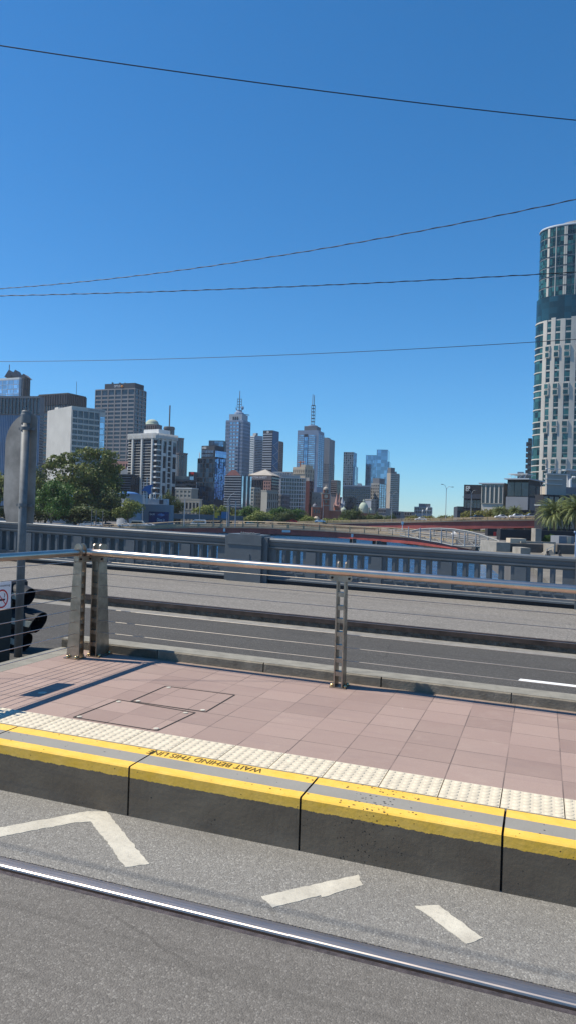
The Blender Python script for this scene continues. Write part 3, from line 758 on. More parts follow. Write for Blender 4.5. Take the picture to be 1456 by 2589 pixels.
def tree(kind, x, ytop, wpx, D, label, group=None, zg=ZG, name='tree', rot=None, wscale=None):
    if group == G1: D += 38
    zt = zat(x, ytop, D); h = zt - zg
    wm = wpx/F_*D/.86
    p = at(x, 1290, D)
    r = thing(name, (p[0], D, zg), label, 'tree', group)
    r.scale = (wm, wm*.8, h); r.rotation_euler = (0, 0, random.uniform(-.5, .5) if rot is None else rot)
    for me, nm in zip(PT[kind], ('crown', 'trunk')):
        o = bpy.data.objects.new(nm, me); COL.objects.link(o); o.parent = r
    return r
G1 = 'trees along the left river bank'
tree('olive', -20, 1150, 90, 215, 'olive green tree cut off at the left edge behind the signpost', G1)
tree('dense', 70, 1168, 90, 260, 'dark tree rising directly behind the rounded sign panel', G1)
tree('olive', 98, 1175, 60, 250, 'grey green tree top showing right of the rounded sign panel', G1)
tree('fresh', 130, 1200, 105, 205, 'bright fresh green tree between the sign panel and the tall gum', G1)
tree('dense', 115, 1240, 110, 225, 'low dark tree under the bright green one', G1)
tree('gum', 205, 1132, 175, 245, 'tall spreading gum tree in front of the white hotel', G1, rot=0)
tree('dense', 245, 1150, 80, 262, 'dark tree crown behind the right side of the tall gum', G1)
tree('dense', 268, 1238, 70, 240, 'low dark tree right beneath the tall gum', G1)
tree('plane', 325, 1252, 72, 238, 'yellow green bushy tree in front of the blue domed tank', G1)
tree('dense', 190, 1275, 150, 222, 'shady undergrowth tree along the bank below the gum', G1)
tree('dense', 40, 1270, 150, 215, 'dark low tree beneath the sign panel', G1)
G2 = 'street trees beyond the low bridge'
lab2 = ['dark green tree behind the grey aquarium box', 'dark tree in front of the beige low offices', 'wide yellow green tree before the blue glass hotel', 'dull green tree below the striped dark office', 'green tree by the tall white lamp pole', 'light green round tree right of the white lamp pole', 'leafy tree below the grey ornate block', 'green tree in front of the round corner grid block', 'pale tree just left of the brick station', 'dark green tree left of the brick station', 'yellow green bush in front of the station wing', 'pale bush at the left foot of the big station tree', 'big dark green tree right of the brick station', 'dark tree below the green dome', 'green tree right of the green dome', 'dark green tree at the foot of the white and blue towers', 'small tree at the base of the rightmost striped tower']
spec2 = [('dense', 418, 1241, 45, 330), ('dense', 445, 1262, 34, 335), ('plane_b', 537, 1262, 68, 330), ('olive', 582, 1272, 40, 335), ('fresh', 628, 1276, 50, 330), ('plane', 655, 1288, 62, 325),
  ('fresh', 705, 1280, 50, 335), ('fresh', 745, 1284, 50, 335), ('plane', 773, 1302, 46, 330), ('dense', 722, 1292, 42, 328), ('plane_b', 828, 1304, 36, 330), ('plane_b', 860, 1303, 42, 328), ('dense', 890, 1284, 50, 332), ('dense', 925, 1300, 36, 335), ('dense', 946, 1298, 34, 330), ('olive', 962, 1296, 34, 335), ('dense', 985, 1300, 28, 332)]
for l_, (k_, x, y, w_, D) in zip(lab2, spec2): tree(k_, x, y-4, w_*1.08, D, l_, G2)
G3 = 'yellow green trees beyond the upper bridge'
sp3 = [(1045, 1297, 60, 420), (1085, 1297, 56, 415), (1128, 1294, 54, 410), (1150, 1295, 50, 400), (1186, 1279, 52, 308), (1212, 1278, 48, 309), (1240, 1273, 54, 306), (1268, 1272, 54, 307), (1300, 1276, 44, 306), (1335, 1282, 36, 304)]
pl3 = ['at the foot of the pale flats', 'below the white satellite dishes', 'at the foot of the lone tall lamp', 'just right of the lone tall lamp', 'below the black signed building', 'right of the short lamp by the black building', 'in front of the white framed hall', 'between the white framed hall and the small palms', 'below the grey walled block', 'at the corner before the big palm']
for (x, y, w_, D), l_ in zip(sp3, pl3): tree('yellow' if x != 1128 else 'olive', x, y, w_, D, 'olive yellow tree ' + l_, G3, zg=-3)
for i, (x, y, w_, D) in enumerate([(1150, 1342, 40, 330), (1185, 1338, 60, 320), (1225, 1338, 40, 325)]):
    tree('yellow', x, y-4, w_, D, ['leafy tree seen under the upper bridge, left one above the arch', 'leafy tree seen under the upper bridge, middle of three', 'leafy tree seen under the upper bridge beside the red banner'][i], 'trees seen under the upper bridge', zg=-6)
tree('fresh', 1390, 1346, 34, 172, 'low green bush under the big palm crown', None, zg=-5, name='bush')

# palms
def palm_mesh(nf, seed, droop=1.0):
    r = random.Random(seed); V = []; Fc = []
    for i in range(nf):
        az = i*2.399 + r.uniform(-.2, .2); el0 = R_(82 - 105*(i/nf)**.8) 
        L = r.uniform(.85, 1.05); p = np.array([0, 0, 0.]); seg = 12; el = el0; pts = [p.copy()]
        for s_ in range(seg):
            el -= R_(6.5)*droop*(.5+s_/seg) ; d = np.array([math.cos(el)*math.cos(az), math.cos(el)*math.sin(az), math.sin(el)]); p = p + d*L/seg; pts.append(p.copy())
        side = np.array([-math.sin(az), math.cos(az), 0])
        for s_ in range(1, seg+1):
            d = pts[s_]-pts[s_-1]; d /= np.linalg.norm(d); up = np.cross(side, d)
            for sub in (0, .5):
                q = pts[s_-1] + (pts[s_]-pts[s_-1])*sub
                ll = .20*(1-((s_+sub)/seg-.45)**2*2.2)*r.uniform(.8, 1.1)
                for sg in (-1, 1):
                    dirn = side*sg*.75 + d*.75 - up*(-.25)*1 + np.array([0, 0, -.15]); dirn /= np.linalg.norm(dirn)
                    w_ = d*.016; o = len(V)
                    V += [tuple(q-w_), tuple(q+w_), tuple(q+dirn*ll)]; Fc.append((o, o+1, o+2))
            o = len(V); w_ = side*.010
            V += [tuple(pts[s_-1]-w_), tuple(pts[s_-1]+w_), tuple(pts[s_]+w_), tuple(pts[s_]-w_)]; Fc.append((o, o+1, o+2, o+3))
    me = bpy.data.meshes.new('fronds'); me.from_pydata(V, [], Fc); me.materials.append(M['palmleaf']); me.update(); return me
PALM = [palm_mesh(95, 1), palm_mesh(80, 2)]
def palm(x, yc, rpx, D, label, zg):
    c = at(x, yc, D); rm = rpx/F_*D
    r = thing('palm_tree', (c[0], D, zg), label, 'palm', 'palm trees on the right bank')
    o = bpy.data.objects.new('fronds', PALM[int(x) % 2]); COL.objects.link(o); o.parent = r; o.location = (0, 0, c[2]-zg); o.scale = (rm, rm, rm*1.02); o.rotation_euler = (0, 0, x)
    b = MB(); h = c[2]-zg
    b.lathe((c[0], D, zg), [(.55, 0), (.42, .5), (.40, h*.6), (.45, h-.8), (.7, h-.3), (.5, h+.2)], 12); b.build('trunk', M['bark'], r)
palm(1402, 1298, 60, 205, 'big date palm in front of the end of the red bridge', -5)
palm(1457, 1290, 60, 200, 'big date palm cut off by the right edge of view', -5)
palm(1262, 1294, 25, 300, 'small palm behind the bridge left of the pair of white cars', -5)
palm(1300, 1294, 25, 299, 'small palm behind the bridge below the grey walled block', -5)

# ---------------------------------------------------------------- buildings
class Bld:
    def __init__(s, name, label, xL, xC, xR, y, D, wall, alpha=24, zb=ZG, group='buildings of the skyline', cat='building', depth=None):
        a = R_(alpha); s.a = np.array([-math.cos(a), math.sin(a)]); s.b = np.array([math.sin(a), math.cos(a)])
        P = at(xC, y, D); s.P = P[:2]; s.zt = P[2]; s.zb = zb; s.D = D; s.y = y
        def hit(px, v):
            r = ray(px, y)[:2]; A = np.array([[v[0], -r[0]], [v[1], -r[1]]]); q = np.linalg.solve(A, -s.P); return q[0]
        s.la = hit(xL, s.a) if xL < xC else (depth or 20)
        s.lb = hit(xR, s.b) if xR > xC+.5 else (depth or 20)
        if s.lb <= 0 or s.lb > 60: s.lb = 22
        if s.la <= 0: s.la = 20
        s.wall = wall; s.w = MB(); s.panes = []
        c = s.P + s.a*s.la/2 + s.b*s.lb/2
        s.root = thing(name, (c[0], c[1], zb), label, cat, group)
    def z(s, y): return HC + (s.zt-HC)*0 + zat(s._px(), y, s.D)
    def _px(s):  # pixel column of the front corner
        v = np.array([s.P[0], s.P[1], HC]) - CAMP; return 728+F_*(v@rv)/(v@fv)
    def core(s, zb=None, zt=None, fa=(0, 1), fb=(0, 1), mb=None):
        zb = s.zb if zb is None else zb; zt = s.zt if zt is None else zt; w_ = mb or s.w
        q = [s.P + s.a*s.la*i + s.b*s.lb*j for i, j in ((fa[1], fb[0]), (fa[0], fb[0]), (fa[0], fb[1]), (fa[1], fb[1]))]
        w_.hexa([(*p, zb) for p in q] + [(*p, zt) for p in q]); return s
    def F(s, face, off=0):
        if face == 'L': O = s.P + s.a*(s.la) - s.b*off; u = -s.a; n = -s.b; L = s.la
        else: O = s.P - s.a*off; u = s.b; n = -s.a; L = s.lb
        return O, u, n, L
    def rect(s, mb, face, u0, u1, z0, z1, d0, d1, off=0):   # metres along face
        O, u, n, L = s.F(face, off)
        p = [O+u*u0+n*d1, O+u*u1+n*d1, O+u*u1+n*d0, O+u*u0+n*d0]
        mb.hexa([(*q, z0) for q in p] + [(*q, z1) for q in p])
    def grid(s, face, z0, z1, cols, rows, px=.25, pz=.35, d=.35, gm='glass_dark', u0=0, u1=1, off=0, skipribs=False, wm=None, bandproud=False):
        O, u, n, L = s.F(face, off); A = L*u0; B = L*u1; cw = (B-A)/cols; rh = (z1-z0)/rows; pw = cw*px/2; ph = rh*pz/2
        W_ = wm or s.w
        dp, ds = (d, d-.04) if not bandproud else (d-.06, d)
        if not skipribs:
            if px > 0:
                for i in range(cols+1):
                    c = A+cw*i; s.rect(W_, face, max(c-pw, A+.001*i) if i else A+.02, min(c+pw, B) if i < cols else B-.02, z0+.01, z1-.01, 0, dp, off)
            if pz > 0:
                for j in range(rows+1):
                    c = z0+rh*j; s.rect(W_, face, A+.03, B-.03, max(c-ph, z0), min(c+ph, z1), 0, ds, off)
        for i in range(cols):
            for j in range(rows):
                b = MB(); s.rect(b, face, A+cw*i+pw, A+cw*(i+1)-pw, z0+rh*j+ph, z0+rh*(j+1)-ph, 0, .06, off)
                s.panes.append((z0+rh*j, cw*rh, b, gm))
        return s
    def panel(s, name, face, u0, u1, z0, z1, m_, d=.2, off=0, d0=0):
        b = MB(); O, u, n, L = s.F(face, off); s.rect(b, face, L*u0, L*u1, z0, z1, d0, d, off); return b.build(name, M[m_], s.root)
    def block(s, name, fa, fb, z0, z1, m_):
        b = MB(); s.core(z0, z1, fa, fb, b); return b.build(name, M[m_], s.root)
    def text(s, txt, face, u0, u1, z0, z1, m_, d=.5, off=0):
        O, u, n, L = s.F(face, off); o = O+u*L*u0+n*d
        text_obj(txt, (*o, z0), (*u, 0), (0, 0, 1), L*(u1-u0), z1-z0, M[m_], s.root, 'sign_lettering')
    def done(s, limit=100):
        s.w.build('wall', M[s.wall], s.root)
        P_ = sorted(s.panes, key=lambda p: (-p[1], -p[0]))
        for p in P_[:limit]: p[2].build('window', M[p[3]], s.root)
        rest = {}
        for p in P_[limit:]:
            r = rest.setdefault(p[3], MB()); o = len(r.v); r.v += p[2].v; r.f += [tuple(i+o for i in f) for f in p[2].f]; r.mi += p[2].mi
        if rest:
            k = list(rest); r = MB()
            for i, kk in enumerate(k):
                o = len(r.v); r.v += rest[kk].v; r.f += [tuple(j+o for j in f) for f in rest[kk].f]; r.mi += [i]*len(rest[kk].f)
            o = r.build('smaller_windows', [M[kk] for kk in k], s.root); o['kind'] = 'stuff'
        return s
M['glass_dark'] = glass('dark_window_glass', (.022, .030, .045), .15, .5)
M['glass_blue'] = glass('blue_curtain_glass', (.26, .38, .52), .08, .25, metal=.75)
M['glass_pale'] = glass('pale_curtain_glass', (.42, .52, .62), .10, .25, metal=.75)
M['glass_bright'] = glass('sky_reflection_blue_glass', (.22, .47, .98), .2, .25, metal=.2)  # reflected sky put into the base colour as bright blue
M['glass_teal'] = glass('teal_glass', (.008, .045, .055), .12, .7, cell=2.7, metal=.0, spec=.6, light=(.04, .15, .145))
M['glass_mixed'] = glass('hotel_dark_glass', (.018, .045, .09), .12, .7, cell=2.7, metal=.05, light=(.04, .09, .15))
M['glass_deep'] = glass('deep_teal_glass', (.008, .045, .065), .25, .3, cell=3, metal=0, spec=.5)
def wm(k, c, **kw): M[k] = mat('facade_'+k, c, .75, 0, kw.pop('var', .10), kw.pop('sc', .12), **kw)
wm('w_tan', (.27, .25, .25)); wm('w_white', (.50, .49, .46)); wm('w_frame', (.64, .64, .62)); wm('w_dkbrown', (.085, .080, .085)); wm('w_brown', (.17, .15, .155))
wm('w_grey', (.30, .32, .34)); wm('w_bluegrey', (.24, .31, .42)); wm('w_dark', (.045, .055, .075)); wm('w_beige', (.37, .335, .29)); wm('w_cream', (.50, .42, .32))
wm('w_brick', (.30, .12, .08)); wm('w_maroon', (.10, .035, .04)); wm('w_concrete', (.33, .32, .30)); wm('w_lightgrey', (.37, .41, .46)); wm('w_pink', (.38, .22, .19)); wm('w_crown', (.50, .47, .42))
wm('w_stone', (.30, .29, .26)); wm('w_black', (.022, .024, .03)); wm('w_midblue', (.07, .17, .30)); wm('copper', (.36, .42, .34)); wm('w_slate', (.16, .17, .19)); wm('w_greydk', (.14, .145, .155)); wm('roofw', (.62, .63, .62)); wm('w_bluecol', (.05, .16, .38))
M['promenade'] = mat('promenade_paving', (.15, .135, .11), .9, 0, .3, .3)
wm('w_teal', (.10, .17, .20)); wm('w_mid', (.20, .215, .24))
M['signwhite'] = mat('sign_letter_white', (.8, .8, .8), .5); M['signdark'] = mat('sign_letter_dark', (.03, .04, .08), .5); M['signorange'] = mat('sign_letter_orange', (.8, .3, .03), .5)
M['poster'] = mat('poster_blue', (.01, .03, .12), .5, 0, .6, .25); M['posterlight'] = mat('poster_pale_shape', (.10, .22, .45), .5, 0, .5, .6)
BG = 'city buildings on the left and centre skyline'
def B_(name, label, *a, **k): k.setdefault('group', BG); return Bld(name, label, *a, **k)

# --- left cluster
o = B_('office_tower', 'brown tower with gabled top seen above the glass office at far left', 20, 62, 77, 953, 620, 'w_dkbrown'); o.core()
o.grid('L', o.zt-60, o.zt-1, 6, 1, px=.5, pz=0, gm='glass_dark', d=.6); o.grid('R', o.zt-60, o.zt-1, 3, 1, px=.5, pz=0, gm='glass_dark', d=.6)
for (x, y) in ((30, 938), (46, 938), (67, 948)):
    p = at(x, y, 628); q = 3.6; zb_ = o.zt
    b = MB(); b.prism([(-q, zb_), (q, zb_), (0, p[2])], p[1]-6, p[1]+6, lambda u_, z_, e: (p[0]+u_, e, z_)); b.build('gable', M['w_brown'], o.root)
b = MB(); p = at(25, 922, 628); b.tube([(p[0], 628, o.zt), (p[0], 628, p[2])], .35, 6); b.build('antenna', M['w_greydk'], o.root); o.done()
o = B_('glass_office', 'pale reflective glass block with bright sun glints at the far left edge', -60, 50, 56, 958, 560, 'w_lightgrey', alpha=24)
o.core(); o.grid('L', o.zt-50, o.zt-.5, 8, 14, px=.06, pz=.10, gm='glass_pale', d=.12); o.block('roof_edge', (0, 1), (0, 1), o.zt, o.zt+1.2, 'roofw'); o.done()
o = B_('office_block', 'wide blue glass office with dark finned top floors behind the sign panel', -90, 104, 114, 1004, 470, 'w_slate', alpha=10)
zt = o.zt; o.core(zt=zt); o.block('parapet_top', (0, 1), (0, 1), zt, zt+.6, 'w_greydk')
o.grid('L', zt-11, zt-.5, 22, 1, px=.10, pz=.04, gm='glass_dark', d=.8)
o.grid('L', o.zb+6, zt-11.5, 44, 1, px=.22, pz=0, gm='w_midblue', d=.3, wm=(wq := MB())); wq.build('blue_fins', M['w_bluegrey'], o.root); o.grid('R', o.zb+5, zt-11, 1, 34, px=0, pz=.55, gm='glass_dark', d=.3)
o.done(120)
o = B_('office_tower', 'dark brown tower with vertical fins round its top behind the white hotel', 99, 173, 219, 993, 600, 'w_dkbrown', alpha=28)
o.core(); zt = o.zt
o.grid('L', zt-9, zt-1, 12, 1, px=.22, pz=.03, gm='w_brown', d=.9); o.grid('R', zt-9, zt-1, 10, 1, px=.22, pz=.03, gm='w_brown', d=.9)
o.grid('L', zt-14, zt-9, 12, 1, px=.3, pz=.1, gm='glass_dark', d=.5); o.grid('R', zt-14, zt-9, 10, 1, px=.3, pz=.1, gm='glass_dark', d=.5)
o.grid('L', zt-60, zt-15, 1, 13, px=0, pz=.4, gm='glass_dark', d=.4)
b = MB(); p = at(195, 965, 612); b.tube([(p[0], 612, zt), (p[0], 612, p[2])], .18, 5); b.build('antenna', M['w_greydk'], o.root); o.done()
o = B_('hotel', 'white hotel with a blank ribbed side wall and a grid of balconied windows', 122, 183, 268, 1026, 400, 'w_white', alpha=50)
o.core(); zt = o.zt; H_ = zt-o.zb
w_ = MB(); O, u, n, L = o.F('L'); k = 22
for i in range(k): o.rect(w_, 'L', L*(i+.06)/k, L*(i+.94)/k, o.zb, zt-.3, 0, .12)
w_.build('ribbed_cladding', M['w_white'], o.root)
o.grid('R', zt-6.2, zt-1.9, 5, 1, px=.12, pz=.16, gm='glass_dark', u0=.01, u1=.82, d=.5)
o.grid('R', zt-6.2-3.0*9, zt-6.2, 5, 9, px=.08, pz=.30, gm='glass_dark', u0=.01, u1=.82, d=.5)
o.grid('R', zt-33, zt-4, 1, 9, px=.02, pz=.06, gm='glass_pale', u0=.84, u1=.99, d=.2)
o.block('stair_head', (.70, .84), (.1, .3), zt, zt+1.6, 'w_white')
o.text('CLARION SUITES GATEWAY', 'R', .48, .98, zt-1.5, zt-.5, 'signdark', d=.2); o.done()
o = B_('office_tower', 'tall tan tower with a dense grid of dark windows and a rooftop sign', 243, 343, 371, 981, 560, 'w_tan', alpha=22)
o.core(); zt = o.zt; r0 = 3.0
o.grid('L', zt-5.2, zt-.4, 6, 1, px=.13, pz=.2, gm='glass_dark', d=.5); o.grid('R', zt-5.2, zt-.4, 3, 1, px=.13, pz=.2, gm='glass_dark', d=.5)
n_ = 21
o.grid('L', zt-5.2-n_*3.0, zt-5.2, 6, n_, px=.13, pz=.38, gm='glass_dark', d=.5); o.grid('R', zt-5.2-n_*3.0, zt-5.2, 3, n_, px=.16, pz=.38, gm='glass_dark', d=.5)
o.block('plant_room', (.02, .78), (.04, .85), zt, zt+4.0, 'w_dark')
o.text('OPTUS', 'L', .46, .62, zt+1.2, zt+2.9, 'signwhite', off=-o.lb*.04, d=.15)
b = MB(); O, u, n, L = o.F('L', -o.lb*.04); c = O+u*L*.665+n*.3; b.lathe((c[0], c[1], zt+1.0), [(.5, 0), (.9, .5), (.9, .8), (.4, 1.3)], 10); b.build('sign_emblem', M['signorange'], o.root)
for x, yy in ((286, 965), (305, 966), (318, 967), (335, 967)):
    b = MB(); p = at(x, yy, 570); b.box(p[0]-.5, p[0]+.5, 569, 571, zt+4.0, zt+5.2); b.build('rooftop_unit', M['w_greydk'], o.root)
o.done()
# small reddish and dark blocks below
o = B_('brick_block', 'small pinkish low block with square openings below the tan tower', 284, 326, 330, 1166, 500, 'w_pink', alpha=20); o.core(); o.grid('L', o.zt-5.5, o.zt-1.5, 6, 1, px=.45, pz=.2, gm='w_dark', d=.4); o.done()
o = B_('low_block', 'grey flat rooftop block with plant units beside the pinkish block', 286, 335, 342, 1187, 480, 'w_grey', alpha=20); o.core(); o.block('rooftop_unit', (.1, .3), (.2, .6), o.zt, o.zt+1.6, 'roofw'); o.done()
o = B_('dark_office', 'dark low office with thin pale horizontal stripes behind the gum tree', 290, 332, 364, 1199, 420, 'w_dark', alpha=30); o.core()
o.grid('L', o.zt-11.5, o.zt-.5, 1, 8, px=0, pz=.12, gm='w_black', d=.35, wm=(wl := MB())); wl.build('pale_bands', M['w_lightgrey'], o.root); o.grid('R', o.zt-11, o.zt-.5, 5, 4, px=.06, pz=.06, gm='glass_dark', d=.2); o.done()
# domed and cylindrical tops
o = B_('domed_tower', 'tower with a pale green dome on a brown drum behind the tan tower', 368, 398, 411, 1073, 640, 'w_brown'); o.core(); o.grid('L', o.zt-10, o.zt-.4, 6, 1, px=.5, pz=.1, gm='glass_dark')
p = at(386, 1073, 650); b = MB(); R = 5.6; b.lathe((p[0], 650, o.zt), [(R+.6, 0), (R+.6, 1.2)] + [(R*math.cos(a*math.pi/16), 1.2+R*.75*math.sin(a*math.pi/16)) for a in range(0, 8)] + [(.3, 1.2+R*.75)], 24); b.build('dome', M['copper'], o.root, smooth=True); o.done()
def cyl(name, label, x, wpx, ytop, D, m_, nwin=0, zb=ZG, group=BG, cat='building', rows=1, h=None):
    p = at(x, ytop, D); r = wpx/2/F_*D
    t_ = thing(name, (p[0], D, zb), label, cat, group)
    b = MB(); b.lathe((p[0], D, zb), [(r, 0), (r, p[2]-zb-.6), (r+.4, p[2]-zb-.6), (r+.4, p[2]-zb)], 32); b.build('wall', M[m_], t_)
    if nwin:
        top = p[2]-1.2; hh = h or (p[2]-zb)*.6
        for i in range(nwin):
            a = math.pi + math.pi*(i+.5)/nwin
            for j in range(rows):
                z1 = top-hh*j/rows-.4; z0 = top-hh*(j+1)/rows+.4
                bb = MB(); da = math.pi/nwin*.3
                vs = [(p[0]+(r+e)*math.cos(a+q), D+(r+e)*math.sin(a+q), z) for z in (z0, z1) for e, q in ((.06, -da), (.06, da), (-.3, da), (-.3, -da))]
                bb.hexa(vs); bb.build('window', M['glass_dark'], t_)
    return t_, p, r
t_, p, r = cyl('round_tower', 'round brown drum with a tall thin mast above the white framed offices', 429, 27, 1083, 600, 'w_brown', 7, h=12)
b = MB(); q = at(429, 1025, 600); b.tube([(p[0], 600, p[2]), (p[0], 600, q[2])], .55, 6); b.build('mast', M['w_greydk'], t_)
b = MB(); b.lathe((p[0], 600, p[2]), [(r, 0), (r, 1.0), (r*.9, 1.2)], 24); b.build('rim', M['w_greydk'], t_)
cyl('round_tower', 'brown rounded tower with ribs right behind the white framed offices', 452, 28, 1108, 560, 'w_brown', 6, h=26)
cyl('round_tower', 'lower brown ribbed round tower at the right side of the framed offices', 461, 28, 1146, 540, 'w_brown', 6, h=16)
o = B_('framed_office', 'white framed office with ribbed crown and dark window bays', 327, 399, 448, 1108, 420, 'w_frame', alpha=34)
o.core(); zt = o.zt; H_ = 34
o.grid('L', zt-H_, zt-.3, 1, 22, px=0, pz=.24, gm='glass_dark', u0=.0, u1=.155, d=.5)
for q in ((.20, .48), (.52, .84)): o.grid('L', zt-H_, zt-.3, 1, 22, px=0, pz=.14, gm='glass_dark', u0=q[0], u1=q[1], d=.2)
o.grid('L', zt-H_, zt-.3, 1, 11, px=0, pz=.3, gm='glass_dark', u0=.88, u1=1, d=.5)
for q in (0.155, .48, .84): 
    b = MB(); o.rect(b, 'L', o.la*q, o.la*(q+.042), zt-H_, zt+2.5, 0, 1.1); b.build('pier', M['w_frame'], o.root)
for q0, q1, nn in ((.0, .2, 11), (.27, .45, 4), (.52, .70, 11), (.77, .98, 4)): o.grid('R', zt-H_, zt-.3, 1, nn, px=0, pz=.2, gm='glass_dark', u0=q0, u1=q1, d=.4)
for q in (.20, .45, .70):
    b = MB(); o.rect(b, 'R', o.lb*q, o.lb*(q+.05), zt-H_, zt+2.4, 0, 1.0); b.build('pier', M['w_frame'], o.root)
o.block('crown', (-.02, 1.03), (-.02, 1.02), zt, zt+2.9, 'w_frame')
w_ = MB()
for f_, L_, k in (('L', o.la, 24), ('R', o.lb, 18)):
    for i in range(k):
        o.rect(w_, f_, L_*(i+.2)/k, L_*(i+.75)/k, zt+.1, zt+3.0, .3, 1.0, 0.3)
w_.build('crown_ribs', M['w_frame'], o.root)
o.block('penthouse', (.1, .62), (.2, .8), zt+2.9, zt+5.6, 'roofw'); o.done()
# aquarium group
t_, p, r = cyl('round_hall', 'pale grey round hall with a shallow blue roof behind the yellow green tree', 333, 68, 1250, 330, 'w_lightgrey', 0)
b = MB(); b.lathe((p[0]-1.5, 330, p[2]), [(5.4, 0), (4.4, .55), (2.6, 1.0), (.4, 1.2)], 24); b.build('roof', M['w_bluecol'], t_, smooth=True)
t_ = thing('pyramid_pavilion', at(172, 1260, 330)*np.array([1, 1, 0]) + np.array([0, 0, ZG]), 'blue pyramid roof showing behind the tall gum', 'building', BG)
b = MB(); c = at(172, 1232, 330); b.hexa([(c[0]-6.5, 324, ZG), (c[0]+6.5, 324, ZG), (c[0]+6.5, 337, ZG), (c[0]-6.5, 337, ZG), (c[0]-6.5, 324, c[2]-4), (c[0]+6.5, 324, c[2]-4), (c[0]+6.5, 337, c[2]-4), (c[0]-6.5, 337, c[2]-4)]); b.build('wall', M['w_lightgrey'], t_)
b = MB(); b.add([(c[0]-7, 323.5, c[2]-4), (c[0]+7, 323.5, c[2]-4), (c[0]+7, 337.5, c[2]-4), (c[0]-7, 337.5, c[2]-4), (c[0], 330, c[2])], [(0, 1, 4), (1, 2, 4), (2, 3, 4), (3, 0, 4), (3, 2, 1, 0)]); b.build('roof', M['w_bluecol'], t_)
o = B_('aquarium', 'plain grey box building with a dark blue poster on its wall', 361, 433, 441, 1277, 300, 'w_mid', alpha=4); o.core()
o.block('upper_storey', (.18, 1), (.3, 1), o.zt, o.zt+2.4, 'w_lightgrey'); o.panel('doorway_panel', 'L', .56, .70, o.zt+.3, o.zt+2.1, 'w_dark', off=-(o.lb*.3), d=.15)
O, u, n, L = o.F('L'); pu = (.24, .94); z0, z1 = zat(400, 1322, 300), zat(400, 1294, 300)
po = o.panel('poster', 'L', pu[0], pu[1], z0, z1, 'poster', d=.15)
o.text('SEA LIFE', 'L', .27, .45, z1-1.4, z1-.7, 'signwhite', d=.2); o.text('Dive in', 'L', .54, .80, z0+.6, z0+1.9, 'signwhite', d=.2)
b = MB(); c = O+u*L*.68; 
b.prism([(-1.6, 0), (-.9, .55), (.1, .7), (1.5, .1), (.2, -.45)], 0, .03, lambda p_, q_, e: (*(c+u*p_+n*(.16+e)), (z0+z1)/2+.9+q_)); b.build('poster_fish', M['posterlight'], o.root); o.done()
# blue shark sculpture on poles and white masts
p = at(374, 1238, 292)
t_ = thing('shark_sculpture', (p[0], 292, zat(374, 1275, 292)), 'blue leaping shark shape held on thin pale poles above the aquarium', 'sculpture')
b = MB(); b.prism([(-2.2, -.6), (-1.1, 1.0), (.2, 1.7), (2.2, 2.1), (1.6, 1.2), (1.3, .4), (1.5, -1.3), (.7, -1.9), (-.2, -.7), (-1.2, -.5)], -.6, .6, lambda a_, c_, e: (p[0]+a_, 292+e, p[2]+c_)); b.build('body', M['w_bluecol'], t_)
for dx in (-.9, .1): 
    b = MB(); b.tube([(p[0]+dx, 292, zat(374, 1275, 292)), (p[0]+dx*.8-.2, 292, p[2]+.3)], .13, 5); b.build('pole', M['roofw'], t_)
for i, x in enumerate((365, 373)):
    q = at(x, 1207 if i else 1218, 298); b = MB(); b.tube([(q[0], 298, zat(x, 1275, 298)), (q[0], 298, q[2])], .16, 5)
    tag(b.build('flag_pole', M['roofw']), 'bare pale mast rising behind the blue shark shape, %s of the two' % ('taller' if i else 'shorter'), 'mast', 'masts over the aquarium')
for i, x in enumerate((384, 389, 396, 404, 412)):
    q = at(x, 1250-(i % 3)*3, 301); b = MB(); b.tube([(q[0]-.3, 301, zat(x, 1264, 301)), (q[0]+.3*((i % 2)*2-1), 301, q[2])], .17, 5)
    tag(b.build('sculpture_blade', M['roofw']), 'thin white curved blade standing on the aquarium roof, %s of the row' % ['first from the left', 'second from the left', 'middle one', 'fourth from the left', 'rightmost'][i], 'sculpture', 'white blades on the aquarium roof')
# mid low blocks
o = B_('stepped_block', 'brown stepped low block right of the framed offices', 441, 470, 497, 1212, 430, 'w_brown', alpha=30); o.core(); o.grid('L', o.zt-9, o.zt-.5, 1, 3, px=0, pz=.5, gm='glass_dark', d=.5); o.grid('R', o.zt-7, o.zt-.5, 1, 3, px=0, pz=.5, gm='glass_dark', d=.5); o.block('upper_storey', (.2, 1), (.1, .6), o.zt, o.zt+2, 'w_beige'); o.done()
o = B_('low_office', 'grey low office with a flat overhanging roof behind dark trees', 446, 486, 502, 1236, 400, 'w_stone', alpha=22); o.core(); o.grid('L', o.zt-7, o.zt-.5, 4, 3, px=.4, pz=.5, gm='glass_dark', d=.4); o.block('roof_slab', (-.03, 1.05), (-.03, 1), o.zt, o.zt+.5, 'roofw'); o.done()
o = B_('old_office', 'beige classical low building with tall windows beside the blue hotel', 452, 506, 512, 1264, 360, 'w_cream', alpha=12); o.core(); o.grid('L', o.zt-5.0, o.zt-.9, 6, 1, px=.42, pz=.3, gm='glass_dark', d=.5); o.grid('L', o.zt-11, o.zt-5.6, 6, 1, px=.5, pz=.3, gm='w_stone', d=.4); o.block('cornice', (-.02, 1.02), (-.02, 1.02), o.zt, o.zt+.5, 'w_cream'); o.done()
o = B_('dark_block', 'small blue and red topped block showing left of the blue hotel', 478, 492, 500, 1193, 640, 'w_dark', alpha=24); o.core(); o.panel('red_band', 'L', .3, 1, o.zt-2.2, o.zt-.3, 'carred', d=.3); o.panel('teal_band', 'L', 0, .95, o.zt-10, o.zt-4, 'glass_blue', d=.3); o.done()
o = B_('white_block', 'narrow white block with dark windows just left of the blue hotel', 489, 497, 503, 1218, 520, 'w_lightgrey', alpha=24); o.core(); o.grid('L', o.zt-20, o.zt-.5, 2, 7, px=.3, pz=.4, gm='glass_dark'); o.done()
